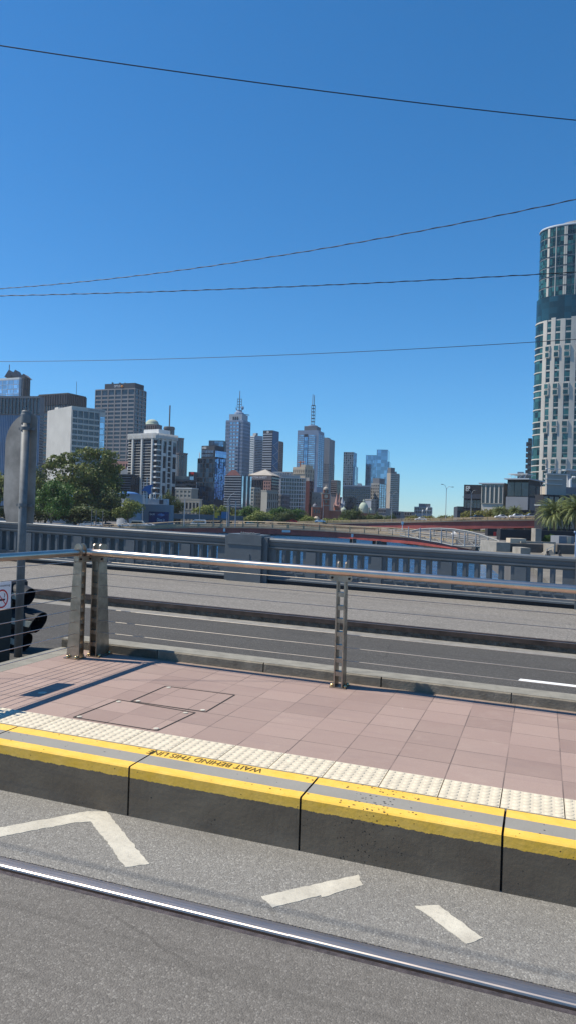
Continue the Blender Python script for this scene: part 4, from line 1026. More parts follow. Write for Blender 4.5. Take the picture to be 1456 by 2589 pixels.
# blue hotel
o = B_('glass_hotel', 'dark glass hotel with a bright blue checkered right side', 501, 545, 572, 1158, 430, 'w_dark', alpha=32); o.core(); zt = o.zt
o.grid('L', zt-25, zt-.2, 6, 9, px=.06, pz=.07, gm='glass_mixed', d=.12)
O, u, n, L = o.F('R'); rr = random.Random(4); 
w_ = MB()
for i in range(9):
    z = zt-24+rr.random()*2
    while z < zt-.4:
        h = rr.uniform(1.6, 3.4); 
        b = MB(); o.rect(b, 'R', L*(i+.10)/9, L*(i+.90)/9, z, min(z+h-.35, zt-.1), 0, .25+.2*(i % 2)); o.panes.append((z, 1, b, 'glass_bright' if rr.random() < .8 else 'w_midblue')); z += h
b = MB(); o.core(zt, zt+7.2, (.05, .80), (.0, .9), b); b.build('upper_box', M['w_dark'], o.root)
o.panel('upper_blue_side', 'R', .0, .98, zt+.6, zt+4.2, 'glass_bright', d=.5)
for j in range(2): o.panel('upper_glass_band', 'L', .22, .9, zt+.8+2.2*j, zt+2.3+2.2*j, 'glass_blue', d=.15)
b = MB(); o.rect(b, 'L', L*.12, L*.15, zt, zt+3.3, .0, .4); b.build('column', M['signwhite'], o.root)
o.text('VIBE', 'L', .24, .50, zt+5.4, zt+6.6, 'signwhite', d=.3); o.done()
o = B_('glass_tower', 'flat topped teal glass tower behind the blue hotel', 529, 566, 573, 1114, 660, 'w_teal', alpha=10); o.core(); o.grid('L', o.zt-40, o.zt-.4, 10, 2, px=.12, pz=.03, gm='glass_blue', d=.2); o.done()
# stepped tower with spire
o = B_('spired_tower', 'stepped pale tower with a latticed spire, leftmost of the two spired towers', 572, 616, 634, 1062, 690, 'w_bluegrey', alpha=20); o.core(); zt = o.zt; m_ = 3.35
o.grid('L', zt-26*m_, zt-1, 4, 26, px=.55, pz=.45, gm='glass_dark', u0=.0, u1=.2, d=.3); o.grid('L', zt-26*m_, zt-1, 4, 26, px=.55, pz=.45, gm='glass_dark', u0=.8, u1=1., d=.3)
o.grid('L', zt-26*m_, zt-1, 3, 26, px=.18, pz=.5, gm='glass_pale', u0=.22, u1=.78, d=.7)
o.grid('R', zt-26*m_, zt-1, 6, 26, px=.5, pz=.4, gm='glass_dark', d=.3)
h1 = zat(600, 1046, 690)-zat(600, 1062, 690)
o.block('upper_shaft', (.12, .86), (.10, .9), zt, zt+h1, 'w_lightgrey')
for i in range(3): 
    b = MB(); o.rect(b, 'L', o.la*(.36+.12*i), o.la*(.41+.12*i), zt, zt+h1*.6, -.0, .5, -o.lb*.10); b.build('notch', M['w_dark'], o.root)
c = o.P + o.a*o.la*.46 + o.b*o.lb*.5; zz0 = zt+h1; zz1 = zat(605, 988, 700)
b = MB(); b.lathe((*c, zz0), [(4.4, 0), (4.4, 2.0), (2.6, 3.0), (2.6, 4.6)], 12); b.build('spire_base', M['w_bluegrey'], o.root)
b = MB(); Hs = zz1-zz0
b.tube([(*c, zz0+4), (*c, zz1)], .55, 6, r2=.3)
for k in range(4): b.box(c[0]-2.3+.2*k, c[0]+2.3-.2*k, c[1]-.2, c[1]+.2, zz0+Hs*(.32+.11*k), zz0+Hs*(.32+.11*k)+.45)
for sx_ in (-1, 1):
    b.tube([(c[0]+sx_*2.4, c[1], zz0+4), (c[0]+sx_*2.0, c[1], zz0+Hs*.46), (c[0]+sx_*1.9, c[1], zz0+Hs*.68)], .22, 5)
b.tube([(c[0]-2.6, c[1], zz0+Hs*.2), (c[0]-3.4, c[1], zz0+Hs*.30)], .3, 5)
b.build('spire', M['w_greydk'], o.root)
b = MB(); b.lathe((c[0]+2.9, c[1], zz0+Hs*.22), [(.3, 0), (1.2, .6), (1.4, 2.0), (.9, 3.2)], 8); b.build('antenna_dish', M['w_bluegrey'], o.root)
b = MB(); b.tube([(c[0]+3, c[1], zz0+1), (c[0]+9.5, c[1], zz0+.2)], .35, 5); b.build('crane_arm', M['w_greydk'], o.root)
o.done()
o = B_('banded_tower', 'grey tower with curved horizontal bands, right behind the leftmost spired tower', 632, 645, 665, 1101, 730, 'w_lightgrey', alpha=55); o.core()
o.grid('L', o.zt-40, o.zt-1, 1, 22, px=.1, pz=.5, gm='glass_dark', d=.5); o.grid('R', o.zt-40, o.zt-4, 1, 22, px=.04, pz=.5, gm='glass_dark', d=.6); o.block('plant_room', (-.2, .4), (.0, .25), o.zt, o.zt+2.3, 'w_grey'); o.done()
o = B_('striped_tower', 'dark tower with white horizontal stripes, a round emblem and a cross braced side', 666, 690, 706, 1088, 680, 'w_dark', alpha=26); o.core(); zt = o.zt
w_ = MB(); 
for i in range(15): o.rect(w_, 'L', .2, o.la-.1, zt-3.9-2.25*i, zt-3.0-2.25*i, 0, .5)
w_.build('white_bands', M['w_lightgrey'], o.root)
O, u, n, L = o.F('L'); c = O+u*L*.52+n*.4
b = MB(); n_ = 16; vs = []
for k in range(n_):
    a = 2*math.pi*k/n_
    for q in (.55, 1.0): 
        for e in (0, .2): vs.append((*(c+u*q*math.cos(a)+n*e), zt-1.5+q*math.sin(a)))
b.add(vs, [f for k in range(n_) for f in ((4*k+1, 4*k+3, 4*((k+1) % n_)+3, 4*((k+1) % n_)+1), (4*k+2, 4*k, 4*((k+1) % n_), 4*((k+1) % n_)+2), (4*k+3, 4*k+2, 4*((k+1) % n_)+2, 4*((k+1) % n_)+3), (4*k, 4*k+1, 4*((k+1) % n_)+1, 4*((k+1) % n_)))]); b.build('emblem', M['signwhite'], o.root)
o.panel('blue_side', 'R', .02, .98, zt-38, zt-.3, 'w_midblue', d=.2)
w_ = MB(); O, u, n, L = o.F('R')
for k in range(3):
    zz = zt-9-9*k
    for s0, s1 in ((.1, .9), (.9, .1)):
        p0 = O+u*L*s0+n*.5; p1 = O+u*L*s1+n*.5; w_.tube([(*p0, zz-4.5), (*p1, zz)], .35, 4) if s0 < s1 else w_.tube([(*p0, zz-9), (*p1, zz-4.5)], .35, 4)
w_.build('cross_bracing', M['w_lightgrey'], o.root); o.done()
o = B_('patterned_block', 'tan lower block with scattered dark openings attached to the cross braced tower', 700, 706, 717, 1115, 700, 'w_brown', alpha=26); o.core(); rr = random.Random(2)
o.grid('R', o.zt-28, o.zt-1, 4, 16, px=.45, pz=.35, gm='glass_dark', d=.3); o.done()
# foreground centre blocks
o = B_('dark_office', 'dark horizontal banded office with teal glass fins at its right end', 569, 612, 637, 1202, 400, 'w_dark', alpha=30); o.core(); zt = o.zt
w_ = MB(); 
for i in range(13): o.rect(w_, 'L', .2, o.la-.1, zt-.75-1.35*i, zt-.48-1.35*i, 0, .4)
w_.build('pale_bands', M['w_lightgrey'], o.root)
for i in range(5): o.panel('glass_fin', 'R', .02+.2*i, .16+.2*i, zt-17, zt-.2, 'w_teal' if i % 2 else 'glass_pale', d=.3+.3*(i % 2))
b = MB(); c = o.P+o.a*o.la*.72+o.b*4; b.add([(c[0]-4, c[1]-3, zt), (c[0]+4, c[1]-3, zt), (c[0]+4, c[1]+3, zt), (c[0]-4, c[1]+3, zt), (c[0]-1, c[1], zt+3.2), (c[0]+1, c[1], zt+3.2)], [(0, 1, 5, 4), (1, 2, 5), (2, 3, 4, 5), (3, 0, 4), (3, 2, 1, 0)]); b.build('roof_house', M['w_maroon'], o.root); o.done()
o = B_('university', 'block with a pale pyramid roof and white lettering under its eaves', 630, 688, 706, 1202, 470, 'w_dark', alpha=22); o.core(); zt = o.zt
o.grid('L', zt-14, zt-3.2, 9, 1, px=.35, pz=.05, gm='glass_dark', d=.4, u1=.66); o.panel('pink_bay', 'L', .66, .99, zt-15, zt-3.4, 'w_pink', d=.8)
o.grid('L', zt-14.5, zt-3.8, 3, 5, px=.5, pz=.4, gm='glass_dark', u0=.68, u1=.97, d=.9, off=.75, skipribs=True)
o.grid('R', zt-14, zt-.6, 1, 7, px=0, pz=.5, gm='glass_dark', d=.4)
o.panel('eaves_band', 'L', 0, 1, zt-3.0, zt-.2, 'w_brown', d=.5); o.text('VICTORIA UNIVERSITY', 'L', .14, .80, zt-2.0, zt-.7, 'signwhite', d=.6)
pl = [o.P+o.a*o.la*i+o.b*o.lb*j for i, j in ((1.04, -.04), (-.04, -.04), (-.04, 1.04), (1.04, 1.04))]; c = o.P+o.a*o.la*.45+o.b*o.lb*.5
b = MB(); b.add([(*q, zt) for q in pl]+[(*c, zat(663, 1187, 480))], [(0, 1, 4), (1, 2, 4), (2, 3, 4), (3, 0, 4), (3, 2, 1, 0)]); b.build('roof', M['w_beige'], o.root); o.done()
o = B_('narrow_office', 'narrow white block with square dark windows by the teal fins', 636, 644, 660, 1232, 395, 'w_stone', alpha=40); o.core(); o.grid('L', o.zt-9.5, o.zt-.4, 1, 5, px=.3, pz=.35, gm='glass_dark', d=.3); o.grid('R', o.zt-9.5, o.zt-.4, 4, 5, px=.5, pz=.45, gm='glass_dark', d=.3); o.done()
o = B_('old_office', 'ornate grey old building with a row of tall windows below the pyramid roof', 661, 675, 704, 1241, 390, 'w_stone', alpha=46); o.core(); o.grid('R', o.zt-9.5, o.zt-.8, 6, 2, px=.5, pz=.25, gm='glass_dark', d=.5); o.block('cornice', (-.03, 1.02), (-.02, 1.02), o.zt, o.zt+.4, 'w_stone'); o.done()
o = B_('old_office', 'low dark grey masonry block left of the round corner grid block', 702, 712, 730, 1250, 400, 'w_slate', alpha=40); o.core(); o.grid('R', o.zt-8, o.zt-.4, 5, 3, px=.5, pz=.35, gm='glass_dark', d=.4); o.grid('L', o.zt-8, o.zt-.4, 3, 3, px=.5, pz=.35, gm='glass_dark', d=.4); o.done()
o = B_('low_office', 'wide low grey rooftop block behind the white grid block', 690, 735, 757, 1193, 560, 'w_grey', alpha=20); o.core(); o.grid('L', o.zt-4, o.zt-.4, 10, 1, px=.2, pz=.2, gm='glass_pale', d=.3); o.done()
# white grid block with rounded right corner
p0 = at(711, 1207, 430); D = 430; wd = (771-711)/F_*D; rr_ = wd*.28
t_ = thing('grid_office', (p0[0]+wd/2, D+6, ZG), 'dark office wrapped in a white square grid with a rounded right corner', 'building', BG)
def gp(q):   # outline: straight front then rounded corner; q in metres
    Ls = wd-rr_
    if q < Ls: return (p0[0]+q, D, 0, -1)
    a = min((q-Ls)/rr_, math.pi/2*1.0); return (p0[0]+Ls+rr_*math.sin(a), D+rr_-rr_*math.cos(a), math.sin(a), -math.cos(a))
zt = p0[2]; tot = wd-rr_+rr_*math.pi/2; nc = 11; nr = 8; hh = 18.5
prof = [gp(tot*i/22)[:2] for i in range(23)] + [(p0[0]+wd, D+14), (p0[0], D+14)]
b = MB(); b.prism(prof, ZG, zt, lambda p_, q_, e: (p_, q_, e)); b.build('wall', M['w_greydk'], t_)
b = MB()
def gseg(q0, q1, z0, z1, d):
    k = 3
    for i in range(k):
        a_ = gp(q0+(q1-q0)*i/k); c_ = gp(q0+(q1-q0)*(i+1)/k)
        b.hexa([(a_[0]+a_[2]*d, a_[1]+a_[3]*d, z0), (c_[0]+c_[2]*d, c_[1]+c_[3]*d, z0), (c_[0], c_[1], z0), (a_[0], a_[1], z0), (a_[0]+a_[2]*d, a_[1]+a_[3]*d, z1), (c_[0]+c_[2]*d, c_[1]+c_[3]*d, z1), (c_[0], c_[1], z1), (a_[0], a_[1], z1)])
for i in range(nc+1): gseg(max(0, tot*i/nc-.12), min(tot, tot*i/nc+.12), zt-hh, zt, .45)
for j in range(nr+1):
    for i in range(nc): gseg(tot*i/nc+.1, tot*(i+1)/nc-.1, zt-hh*j/nr-.36, zt-hh*j/nr, .40)
b.build('white_grid', M['w_frame'], t_)
for i in range(nc):
    for j in range(nr):
        b = MB(); gseg(tot*i/nc+.28, tot*(i+1)/nc-.28, zt-hh*(j+1)/nr+.35, zt-hh*j/nr-.65, .12); b.build('window', M['glass_dark'], t_)
b = MB(); b.box(p0[0]+1, p0[0]+wd-3, D+3, D+12, zt, zt+1.5); b.build('plant_room', M['w_grey'], t_)
# cream and maroon
o = B_('cream_block', 'cream block with red crane mast behind the white grid block', 740, 770, 793, 1181, 540, 'w_cream', alpha=26); o.core(); o.grid('R', o.zt-20, o.zt-1, 4, 6, px=.5, pz=.3, gm='w_brown', d=.4); o.block('upper_block', (-.05, .35), (.0, .8), o.zt, o.zt+1.8, 'w_cream'); o.grid('L', o.zt-5, o.zt-1, 6, 1, px=.6, pz=.5, gm='glass_dark', d=.3)
b = MB(); p = at(759, 1166, 545); b.tube([(p[0], 545, o.zt), (p[0], 545, p[2])], .5, 4); b.tube([(p[0]-2, 545, p[2]-1), (p[0]+3, 545, p[2]-.4)], .3, 4); b.build('crane_mast', M['w_brick'], o.root); o.done()
o = B_('maroon_block', 'narrow maroon block between the grid block and the cream one', 771, 781, 791, 1216, 450, 'w_maroon', alpha=30); o.core(); o.grid('R', o.zt-14, o.zt-.5, 2, 6, px=.4, pz=.4, gm='w_brown', d=.3); o.block('rooftop_unit', (.1, .9), (.1, .6), o.zt, o.zt+2, 'w_concrete'); o.done()
# second spired tower
o = B_('spired_tower', 'blue banded tower with a lattice mast and twin antennas', 752, 804, 819, 1088, 690, 'w_bluegrey', alpha=18); o.core(); zt = o.zt
o.grid('L', zt-52, zt-4, 1, 26, px=.0, pz=.45, gm='glass_pale', u0=.04, u1=.30, d=.3); o.grid('L', zt-52, zt-4, 1, 26, px=.0, pz=.45, gm='glass_pale', u0=.54, u1=.86, d=.3)
o.grid('L', zt-52, zt-6, 2, 13, px=.12, pz=.06, gm='glass_blue', u0=.33, u1=.50, d=.5); o.panel('dark_slot', 'L', .33, .50, zt-6, zt-3.5, 'w_dark', d=.4)
o.grid('R', zt-52, zt-3, 3, 26, px=.15, pz=.45, gm='glass_blue', d=.3)
o.block('plant_room', (.12, .72), (.1, .8), zt, zt+4.2, 'w_slate')
c = o.P+o.a*o.la*.40+o.b*o.lb*.4; z0 = zt+4.2; z1 = zat(788, 1025, 700); z2 = zat(788, 997, 700)
b = MB(); b.lathe((*c, z0), [(4.6, 0), (4.6, 1.0), (2, 1.6)], 12); b.build('mast_base', M['w_bluegrey'], o.root)
b = MB(); hw = 1.6
for sx_ in (-1, 0, 1):
    for sy_ in (-1, 1): b.tube([(c[0]+sx_*hw, c[1]+sy_*hw, z0), (c[0]+sx_*hw, c[1]+sy_*hw, z1)], .22, 4)
for k in range(7):
    z = z0+(z1-z0)*(k+.6)/6.6; b.box(c[0]-hw-.2, c[0]+hw+.2, c[1]-hw-.2, c[1]+hw+.2, z-.2, z+.2)
for dx in (-.7, .7): b.tube([(c[0]+dx, c[1], z1), (c[0]+dx, c[1], z2-(.6 if dx > 0 else 0))], .28, 4)
b.build('lattice_mast', M['w_greydk'], o.root); o.done()
o = B_('brown_tower', 'plain brown grey tower close behind the twin antenna tower', 812, 833, 846, 1110, 740, 'w_mid', alpha=20); M['w_mid'] = M['w_mid']; o.core(); o.grid('L', o.zt-42, o.zt-24, 6, 10, px=.5, pz=.5, gm='glass_dark', d=.3); o.grid('R', o.zt-42, o.zt-24, 3, 10, px=.5, pz=.5, gm='glass_dark', d=.3); o.block('plant_room', (.3, .95), (.1, .6), o.zt, o.zt+1.6, 'w_mid'); o.done()
o = B_('striped_block', 'small brown striped block beneath the brown grey tower', 836, 851, 860, 1214, 520, 'w_brown', alpha=26); o.core(); o.grid('L', o.zt-10, o.zt-.6, 1, 7, px=.05, pz=.45, gm='glass_dark', d=.4); o.grid('R', o.zt-10, o.zt-.6, 3, 7, px=.1, pz=.2, gm='glass_teal', d=.2); o.done()
o = B_('beige_wall_block', 'plain beige block left of the station clock tower', 787, 812, 816, 1245, 450, 'w_beige', alpha=16); o.core(); o.grid('L', o.zt-8, o.zt-2, 3, 2, px=.75, pz=.7, gm='w_brown', d=.2); o.done()
# station
ST = thing('railway_station', at(850, 1300, 400)*np.array([1, 1, 0])+np.array([0, 0, ZG]), 'red brick railway station with clock tower, long wings and copper domes', 'station', BG)
def xb(x0, x1, ytop, D, dp, name, m_, parent=ST, zb=ZG):
    A = at(x0, ytop, D); Bq = at(x1, ytop, D); b = MB(); b.box(A[0], Bq[0], D, D+dp, zb, A[2]); b.build(name, M[m_], parent); return A, Bq
A, Bq = xb(788, 812, 1282, 398, 12, 'entrance_block', 'w_brick')
for q in (.25, .5, .75):
    b = MB(); x = A[0]+(Bq[0]-A[0])*q; b.box(x-.35, x+.35, 397.9, 398.2, A[2]-3.2, A[2]-1.2); b.build('window', M['glass_dark'], ST)
b = MB(); x = (A[0]+Bq[0])/2; b.lathe((x, 398.4, A[2]-7.2), [(1.6, 0), (1.6, 1.4), (.9, 2.4)], 12); b.build('entrance_arch', M['w_cream'], ST)
xb(786, 814, 1280, 397.6, .8, 'cornice', 'w_beige', zb=zat(800, 1282.5, 397.6))
xb(812, 862, 1291, 402, 10, 'wing', 'w_brick'); xb(862, 950, 1296, 404, 10, 'wing', 'w_brick'); xb(812, 862, 1289.5, 401.6, .8, 'cornice', 'w_beige', zb=zat(830, 1291.5, 401)); xb(862, 950, 1294.5, 403.6, .8, 'cornice', 'w_beige', zb=zat(900, 1296.5, 403))
def dome(x, ytop, rpx, D, ybase, m_='copper', lantern=True):
    c = at(x, ybase, D); r = rpx/F_*D; h = zat(x, ytop, D)-c[2]
    b = MB(); b.lathe((c[0], D+r, c[2]), [(r*.98, -2.5), (r*.98, 0)] + [(r*math.cos(k*math.pi/16), h*.72*math.sin(k*math.pi/16)) for k in range(8)] + [(.15*r, h*.72), (.15*r, h*.85), (.2*r, h*.86), (.02, h)], 20); b.build('dome', M[m_], ST, smooth=False)
dome(795, 1270, 6, 400, 1282, 'w_slate'); dome(919, 1262, 12.5, 405, 1288)
xb(915, 923, 1269, 407, 2.2, 'lantern', 'w_stone', zb=zat(919, 1277, 407))
dome(868, 1280, 7, 406, 1290); dome(936, 1283, 5, 406, 1292)
A, Bq = xb(814, 832.5, 1247, 400, 4.2, 'clock_tower', 'w_brick')
xb(813, 833.5, 1246, 399.7, 4.8, 'tower_cornice', 'w_beige', zb=zat(823, 1249, 400)); xb(814, 832.5, 1262, 399.7, 4.6, 'tower_cornice', 'w_beige', zb=zat(823, 1264, 400)); xb(814, 832.5, 1277, 399.7, 4.6, 'tower_cornice', 'w_beige', zb=zat(823, 1279, 400))
xb(817, 829.5, 1238, 400.6, 3, 'tower_top', 'w_brick', zb=A[2])
c = at(823.3, 1238, 402); b = MB(); b.lathe((c[0], 402, c[2]), [(1.5, 0), (1.4, .7), (.9, 1.3), (.35, 1.5), (.3, 2.0), (.02, 2.6)], 14); b.build('tower_dome', M['w_beige'], ST)
b = MB(); c = at(823.3, 1255, 399.7); b.tube([(c[0], 399.95, c[2]), (c[0], 399.6, c[2])], 1.0, 16); b.build('clock_face', M['w_cream'], ST)
for yy in (1268, 1243):
    b = MB(); c = at(823.3, yy, 399.7); b.box(c[0]-.5, c[0]+.5, 399.6, 400.9, c[2]-.9, c[2]+.7); b.build('window', M['glass_dark'], ST)
# spires
def spire(x, wpx, ytop, ymid, D, m_, label, m2=None):
    c = at(x, ymid, D); r = wpx/2/F_*D; h = zat(x, ytop, D)-c[2]
    t_ = thing('church_spire', (c[0], D, ZG), label, 'church spire', 'church spires by the station')
    b = MB(); b.lathe((c[0], D, ZG), [(r*1.15, 0), (r*1.15, c[2]-ZG)], 8); b.build('tower', M[m2 or m_], t_)
    b = MB(); b.lathe((c[0], D, c[2]), [(r*1.25, 0), (r*.9, .6), (.06, h)], 8); b.build('spire', M[m_], t_)
    for sg in (-1, 1):
        b = MB(); b.lathe((c[0]+sg*r, D-r, c[2]-1), [(r*.3, 0), (r*.3, 1.2), (.03, 3)], 6); b.build('pinnacle', M[m_], t_)
spire(850, 13, 1246, 1279, 430, 'w_pink', 'broad reddish church spire, largest of the three', 'w_brick'); spire(857, 6, 1246, 1272, 440, 'w_pink', 'thin reddish church spire right behind the broad one', 'w_brick')
spire(864.5, 9, 1254, 1274, 445, 'w_lightgrey', 'pale grey church spire right of the reddish pair')
# right centre towers
o = B_('patterned_tower', 'slim tower with irregular white grid front and blue glass side', 868, 893, 901, 1143, 620, 'w_dark', alpha=16); o.core(); zt = o.zt; w_ = MB(); rr = random.Random(9)
for i in range(6): 
    z = zt-28
    o.rect(w_, 'L', max(0.02, o.la*i/5-.15), min(o.la-.02, o.la*i/5+.15), zt-28, zt, 0, .4)
for j in range(15):
    z = zt-j*1.95; k0 = 0
    o.rect(w_, 'L', .05, o.la-.05, z-.28, z-.02, 0, .36)
    for q in range(3):
        x = rr.choice([.1, .3, .5, .7, .9])*o.la; o.rect(w_, 'L', x-.12, x+.12, z-1.95, z-.28, 0, .33)
w_.build('white_grid', M['w_lightgrey'], o.root)
for i in range(5):
    for j in range(14): 
        b = MB(); o.rect(b, 'L', o.la*i/5+.2, o.la*(i+1)/5-.2, zt-(j+1)*1.95+.05, zt-j*1.95-.35, 0, .1); o.panes.append((0, 1, b, 'glass_dark'))
o.panel('blue_side', 'R', 0, 1, zt-30, zt-.1, 'glass_pale', d=.1); o.done()
o = B_('glass_annex', 'narrow pale blue annex at the right side of the irregular grid tower', 892, 896, 904, 1179, 610, 'w_midblue', alpha=16); o.core(); o.grid('R', o.zt-20, o.zt-.3, 2, 8, px=.1, pz=.05, gm='glass_pale', d=.1); o.done()
o = B_('wide_office', 'broad low office with flat pale roof edge and rows of grey windows', 868, 934, 941, 1231, 500, 'w_mid', alpha=8); o.core(); zt = o.zt; o.grid('L', zt-12, zt-1.6, 12, 7, px=.14, pz=.35, gm='glass_dark', d=.3); o.block('roof_slab', (-.0, 1.02), (-.02, 1), zt, zt+.8, 'w_lightgrey'); o.block('rooftop_unit', (.35, .5), (.2, .8), zt+.8, zt+2.4, 'w_grey'); o.done()
o = B_('dark_low_block', 'low black block behind the spires and the green dome', 858, 895, 900, 1258, 455, 'w_black', alpha=12); o.core(); o.grid('L', o.zt-6, o.zt-.3, 6, 2, px=.1, pz=.1, gm='glass_dark', d=.1); o.done()
o = B_('glass_tower', 'tall plain blue glass tower, higher at its right half', 924, 951, 979, 1151, 690, 'w_midblue', alpha=12); o.core(); zt = o.zt
o.grid('L', zt-52, zt-.3, 6, 12, px=.03, pz=.04, gm='glass_blue', d=.08)
o.lb = 24; o.block('taller_half', (-1.02, 0), (.0, 1), ZG, zat(964, 1138, 690), 'glass_blue')
o.block('side_wing', (-1.2, -1.02), (.1, .9), ZG, zat(978, 1167, 690), 'glass_blue'); o.block('parapet_top', (-1.01, -.01), (.01, .99), zat(964, 1138, 690), zat(964, 1137, 690), 'w_midblue'); o.done()
o = B_('mixed_tower', 'white and grey mid rise with punched windows and blue glass at right', 937, 958, 975, 1222, 520, 'w_concrete', alpha=30); o.core(); zt = o.zt; o.grid('L', zt-18, zt-.6, 4, 8, px=.5, pz=.5, gm='glass_dark', d=.3); o.grid('R', zt-19, zt-.3, 3, 12, px=.1, pz=.15, gm='glass_blue', d=.2); o.block('roof_house', (.1, .9), (.1, .9), zt, zt+3.6, 'w_slate'); o.done()
o = B_('low_office', 'small plain white walled block at the foot of the mixed mid rise', 921, 938, 948, 1262, 450, 'w_concrete', alpha=34); o.core(); o.grid('L', o.zt-5.5, o.zt-.4, 1, 1, px=.1, pz=.2, gm='w_lightgrey', d=.2); o.grid('R', o.zt-6, o.zt-.4, 3, 3, px=.5, pz=.5, gm='glass_dark', d=.3); o.done()
o = B_('striped_tower', 'beige walled tower with grey striped windows at the right end of the skyline', 977, 986, 1009, 1196, 600, 'w_beige', alpha=50); o.core(); zt = o.zt; o.grid('R', zt-30, zt-1, 1, 18, px=.04, pz=.45, gm='glass_dark', d=.3, wm=(wg := MB())); wg.build('grey_bands', M['w_grey'], o.root)
o.block('upper_block', (.1, 1), (.05, .5), zt, zt+4.4, 'w_greydk'); o.block('rooftop_unit', (.3, .6), (.5, .8), zt, zt+1.6, 'w_grey'); o.done()
for (xL, xC, xR, y, D, m_, lb) in [(992, 1012, 1020, 1293, 520, 'w_slate', 'low grey shed roofline below the rightmost striped tower'), (1016, 1040, 1048, 1294, 560, 'w_greydk', 'low dark roofline at the right end of the skyline'), (955, 975, 985, 1285, 470, 'w_mid', 'low grey block at the foot of the blue glass towers')]:
    o = B_('low_block', lb, xL, xC, xR, y, D, m_); o.core(); o.grid('L', o.zt-3, o.zt-.3, 4, 1, px=.3, pz=.4, gm='glass_dark'); o.done()
# background filler lines
o = B_('apartment_block', 'distant pale apartment block with stepped top floors beyond the trees', 1046, 1090, 1107, 1282, 700, 'w_lightgrey', alpha=12); o.core(); zt = o.zt; o.grid('L', zt-6.5, zt-.3, 10, 2, px=.2, pz=.25, gm='glass_dark', d=.3); o.grid('R', zt-6.5, zt-.3, 2, 2, px=.3, pz=.3, gm='glass_dark', d=.3); o.block('upper_floor', (.1, .75), (.1, .9), zt, zt+3, 'w_slate'); o.done()
for i, (x, y, r_) in enumerate([(1067, 1292, 3.2), (1078, 1288, 5)]):
    c = at(x, y, 450); r = r_/F_*450; t_ = thing('satellite_dish', (c[0], 450, ZG), ['small white satellite dish left of the larger one', 'larger white satellite dish tilted right beside the small one'][i], 'satellite dish', 'satellite dishes on the far roof')
    b = MB(); n_ = 14; vs = []
    for rr2, dd in ((0.05, .45), (.6, .3), (1, 0)):
        for k in range(n_): a = 2*math.pi*k/n_; vs.append((c[0]+r*rr2*math.cos(a)*.6+dd*r*.3, 450-dd*r, c[2]+r*rr2*math.sin(a)+r*rr2*math.cos(a)*.35))
    b.add(vs, [(j*n_+k, j*n_+(k+1) % n_, (j+1)*n_+(k+1) % n_, (j+1)*n_+k) for j in range(2) for k in range(n_)]); b.build('dish', M['roofw'], t_)
    b = MB(); b.tube([(c[0], 450.5, ZG), (c[0], 450.3, c[2]-.2)], .2, 5); b.build('mount', M['w_grey'], t_)
BR = 'riverside buildings on the right bank'
def BR_(*a, **k): k['group'] = BR; k.setdefault('zb', ZG); return Bld(*a, **k)
o = BR_('black_hall', 'black walled hall with a pale sign on its upper wall', 1172, 1222, 1223, 1226, 350, 'w_black', alpha=24); o.core(); zt = o.zt; o.panel('louvre_floor', 'L', .03, .97, zt-6.5, zt-4.4, 'w_dark', d=.3)
o.block('canopy', (-.0, 1.06), (-.15, .3), zt-6.0, zt-5.6, 'w_grey'); o.grid('L', zt-11, zt-7, 6, 1, px=.1, pz=.1, gm='glass_dark', d=.2)
w_ = MB(); rr = random.Random(5); O, u, n, L = o.F('L')
for (q0, q1, h0, h1) in ((.10, .14, .4, 2.6), (.14, .24, 2.2, 2.6), (.10, .2, 1.2, 1.5), (.2, .24, .4, 2.2), (.12, .30, .3, .55), (.27, .31, .6, 1.6)): o.rect(w_, 'L', L*q0, L*q1, zt-.4-h1, zt-.4-h0, 0, .35)
w_.build('wall_sign', M['roofw'], o.root); o.done()
o = BR_('low_annex', 'dark low annex left of the black signed hall', 1155, 1180, 1186, 1281, 355, 'w_dark', alpha=8); o.core(); o.grid('L', o.zt-2.2, o.zt-.2, 4, 1, px=.2, pz=.2, gm='glass_dark'); o.done()
o = BR_('white_framed_hall', 'hall with tall white framed dark windows and a sloping flat roof', 1217, 1272, 1283, 1224, 328, 'w_crown', alpha=30); o.core(); zt = o.zt
o.grid('L', zt-8.6, zt-.5, 5, 1, px=.28, pz=.03, gm='glass_dark', d=.5); o.block('roof_slab', (-.05, 1.12), (-.12, 1), zt, zt+.5, 'w_lightgrey'); o.done()
o = BR_('dark_glass_hall', 'dark glass hall over a grey blank wall beside the white framed hall', 1282, 1336, 1372, 1213, 322, 'w_black', alpha=34); o.core(); zt = o.zt
o.grid('L', zt-7.2, zt-1, 3, 1, px=.04, pz=.04, gm='glass_dark', d=.2); o.panel('grey_wall', 'L', -.03, 1.0, zt-13, zt-7.4, 'w_mid', d=.8); o.grid('R', zt-6.8, zt-2, 2, 1, px=.08, pz=.05, gm='glass_dark', d=.2); o.panel('tan_wall', 'R', .05, .6, zt-13, zt-7.6, 'w_brown', d=.3)
o.block('roof_slab', (-.1, 1.05), (-.15, 1), zt, zt+.5, 'w_lightgrey')
b = MB(); 
for q in (0, .3, .6, .9):
    O, u, n, L = o.F('L'); c = O+u*L*(.1+q*.75); b.tube([(*c, zt+.5), (*(c+u*1.0), zt+2.4)], .1, 4)
b.build('roof_struts', M['roofw'], o.root); o.block('roof_canopy', (.05, .95), (-.05, .5), zt+2.3, zt+2.6, 'roofw'); o.done()
o = BR_('round_flats', 'small distant glassy flats left of the stepped black tower', 1307, 1322, 1333, 1193, 520, 'w_bluegrey', alpha=20); o.core(); o.grid('L', o.zt-14, o.zt-.3, 3, 6, px=.1, pz=.35, gm='glass_dark', d=.3); o.grid('R', o.zt-14, o.zt-.3, 3, 6, px=.1, pz=.35, gm='glass_pale', d=.3); o.done()
